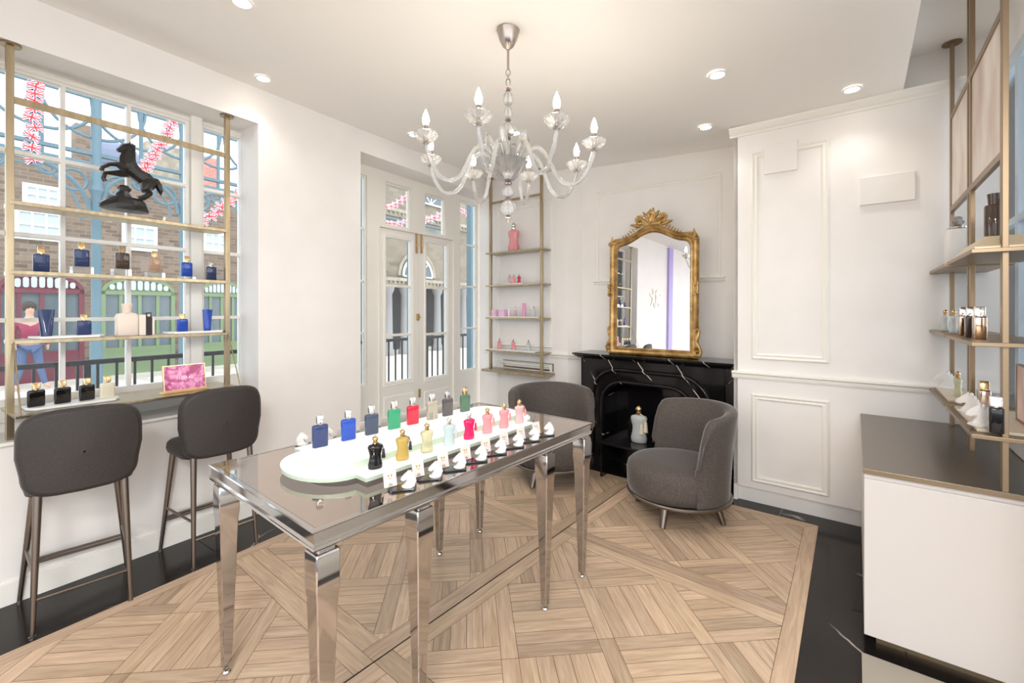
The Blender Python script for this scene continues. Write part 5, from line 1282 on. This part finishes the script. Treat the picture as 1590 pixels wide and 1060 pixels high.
# bunting
red = mat('bunting_red', srgb(224, 50, 60), .7); blu = mat('bunting_blue', srgb(48, 60, 140), .7); wht = mat('bunting_white', srgb(246, 246, 248), .7)
def bunting(p, q, sag, n, size, lab, o=3.2):
    (s0, z0_), (s1, z1_) = ex(*p, o), ex(*q, o); t = thing('bunting', lab, 'bunting', EX.w(0, 0), EX.rz, 'strings of flag bunting outside')
    def pt(f): return (s0+(s1-s0)*f, o, z0_+(z1_-z0_)*f-sag*4*f*(1-f))
    a = MB(); a.tube([pt(k/20) for k in range(21)], .004, 5); obj('cord', a, wht, t, smooth=False)
    r_ = random.Random(n)
    for k in range(n):
        x, y, z = pt((k+.5)/n); a = MB(); an = r_.uniform(-.5, .5); mx = Matrix.Translation((x, y, z)) @ Matrix.Rotation(an, 4, 'Z') @ Matrix.Rotation(r_.uniform(-.35, .35), 4, 'Y')
        w_, h_ = size*.5, size*.62
        a.box(-w_, w_, -.004, .004, -h_, 0, mx, 0)
        for sg in (-1, 1): a.bar((-w_, -.005, -h_*(.5+.5*sg)), (w_, -.005, -h_*(.5-.5*sg)), .022, size*.17, mx, 2)
        for sg in (-1, 1): a.bar((-w_, -.006, -h_*(.5+.5*sg)), (w_, -.006, -h_*(.5-.5*sg)), .024, size*.07, mx, 1)
        a.box(-w_, w_, -.018, .018, -h_*.64, -h_*.36, mx, 2); a.box(-size*.09, size*.09, -.018, .018, -h_, 0, mx, 2)
        a.box(-w_, w_, -.021, .021, -h_*.58, -h_*.42, mx, 1); a.box(-size*.055, size*.055, -.021, .021, -h_, 0, mx, 1)
        obj('flag', a, [blu, red, wht], t, smooth=False)
bunting((58, 108), (48, 250), -.1, 11, .13, 'string of union flags hanging beside the far left window bar')
bunting((285, 150), (210, 270), .1, 15, .13, 'string of union flags hanging right of the horse statue')
bunting((300, 345), (385, 280), .05, 9, .16, 'string of union flags across the narrow window pane')
bunting((594, 318), (645, 285), .12, 7, .14, 'string of union flags in the left pane above the doors')
bunting((590, 338), (642, 335), .1, 6, .14, 'lower string of union flags in the left pane above the doors')
bunting((655, 338), (700, 318), .08, 6, .16, 'string of union flags in the right pane above the doors')
bunting((556, 325), (575, 300), .05, 3, .16, 'short piece of union flag string in the left sidelight')
bunting((712, 320), (745, 335), .05, 5, .16, 'short piece of union flag string in the right sidelight')
# passer-by
pp = EX.w(ex(46, 500, 9.6)[0], 9.6)
skin = mat('skin', srgb(214, 170, 148), .6); jean = mat('blue_jeans', srgb(84, 104, 142), .8); top_ = mat('rose_jumper', srgb(150, 60, 88), .8); hair = mat('dark_hair', srgb(60, 46, 40), .6)
t = thing('person', 'person in a rose jumper and blue jeans walking past outside the left window', 'person', (pp[0], pp[1], -.05), EX.rz)
nd = [(0, 0, .95, .14, .10), (0, 0, 1.15, .12, .09), (0, 0, 1.36, .15, .09), (0, 0, 1.46, .06, .06), (0, 0, 1.55, .05, .05), (0, -.01, 1.62, .085, .10), (0, -.01, 1.70, .08, .095), (0, 0, 1.75, .04, .04),
      (-.19, 0, 1.40, .05, .05), (-.24, .03, 1.14, .042, .042), (-.22, -.08, .92, .034, .034), (-.21, -.14, .84, .03, .02), (.19, 0, 1.40, .05, .05), (.25, -.03, 1.14, .042, .042), (.26, .04, .90, .034, .034), (.26, .02, .80, .03, .02),
      (-.09, .0, .86, .085, .085), (-.12, .02, .48, .058, .058), (-.20, .05, .10, .04, .04), (-.14, -.02, .035, .04, .03), (.09, 0, .86, .085, .085), (.14, -.02, .48, .058, .058), (.22, -.04, .10, .04, .04), (.30, -.06, .035, .04, .03)]
ed = [(0, 1), (1, 2), (2, 3), (3, 4), (4, 5), (5, 6), (6, 7), (2, 8), (8, 9), (9, 10), (10, 11), (2, 12), (12, 13), (13, 14), (14, 15), (0, 16), (16, 17), (17, 18), (18, 19), (0, 20), (20, 21), (21, 22), (22, 23)]
skin_obj('body', nd, ed, skin, t, sub=1, flat=False)
cl = [(*n[:3], n[3]*1.10+.004, (n[4] if len(n) > 4 else n[3])*1.10+.004) for n in nd]
skin_obj('trousers', [cl[0], cl[16], cl[17], cl[18], cl[20], cl[21], cl[22]], [(0, 1), (1, 2), (2, 3), (0, 4), (4, 5), (5, 6)], jean, t, sub=1, flat=False)
skin_obj('jumper', [cl[0], cl[1], cl[2], cl[8], cl[9], cl[10], cl[12], cl[13], cl[14], cl[3]], [(0, 1), (1, 2), (2, 3), (3, 4), (4, 5), (2, 6), (6, 7), (7, 8), (2, 9)], top_, t, sub=1, flat=False)
a = MB(); a.sphere((0, .02, 1.70), .115, 14, 10, (.95, 1.0, 1.05)); obj('hair', a, hair, t)
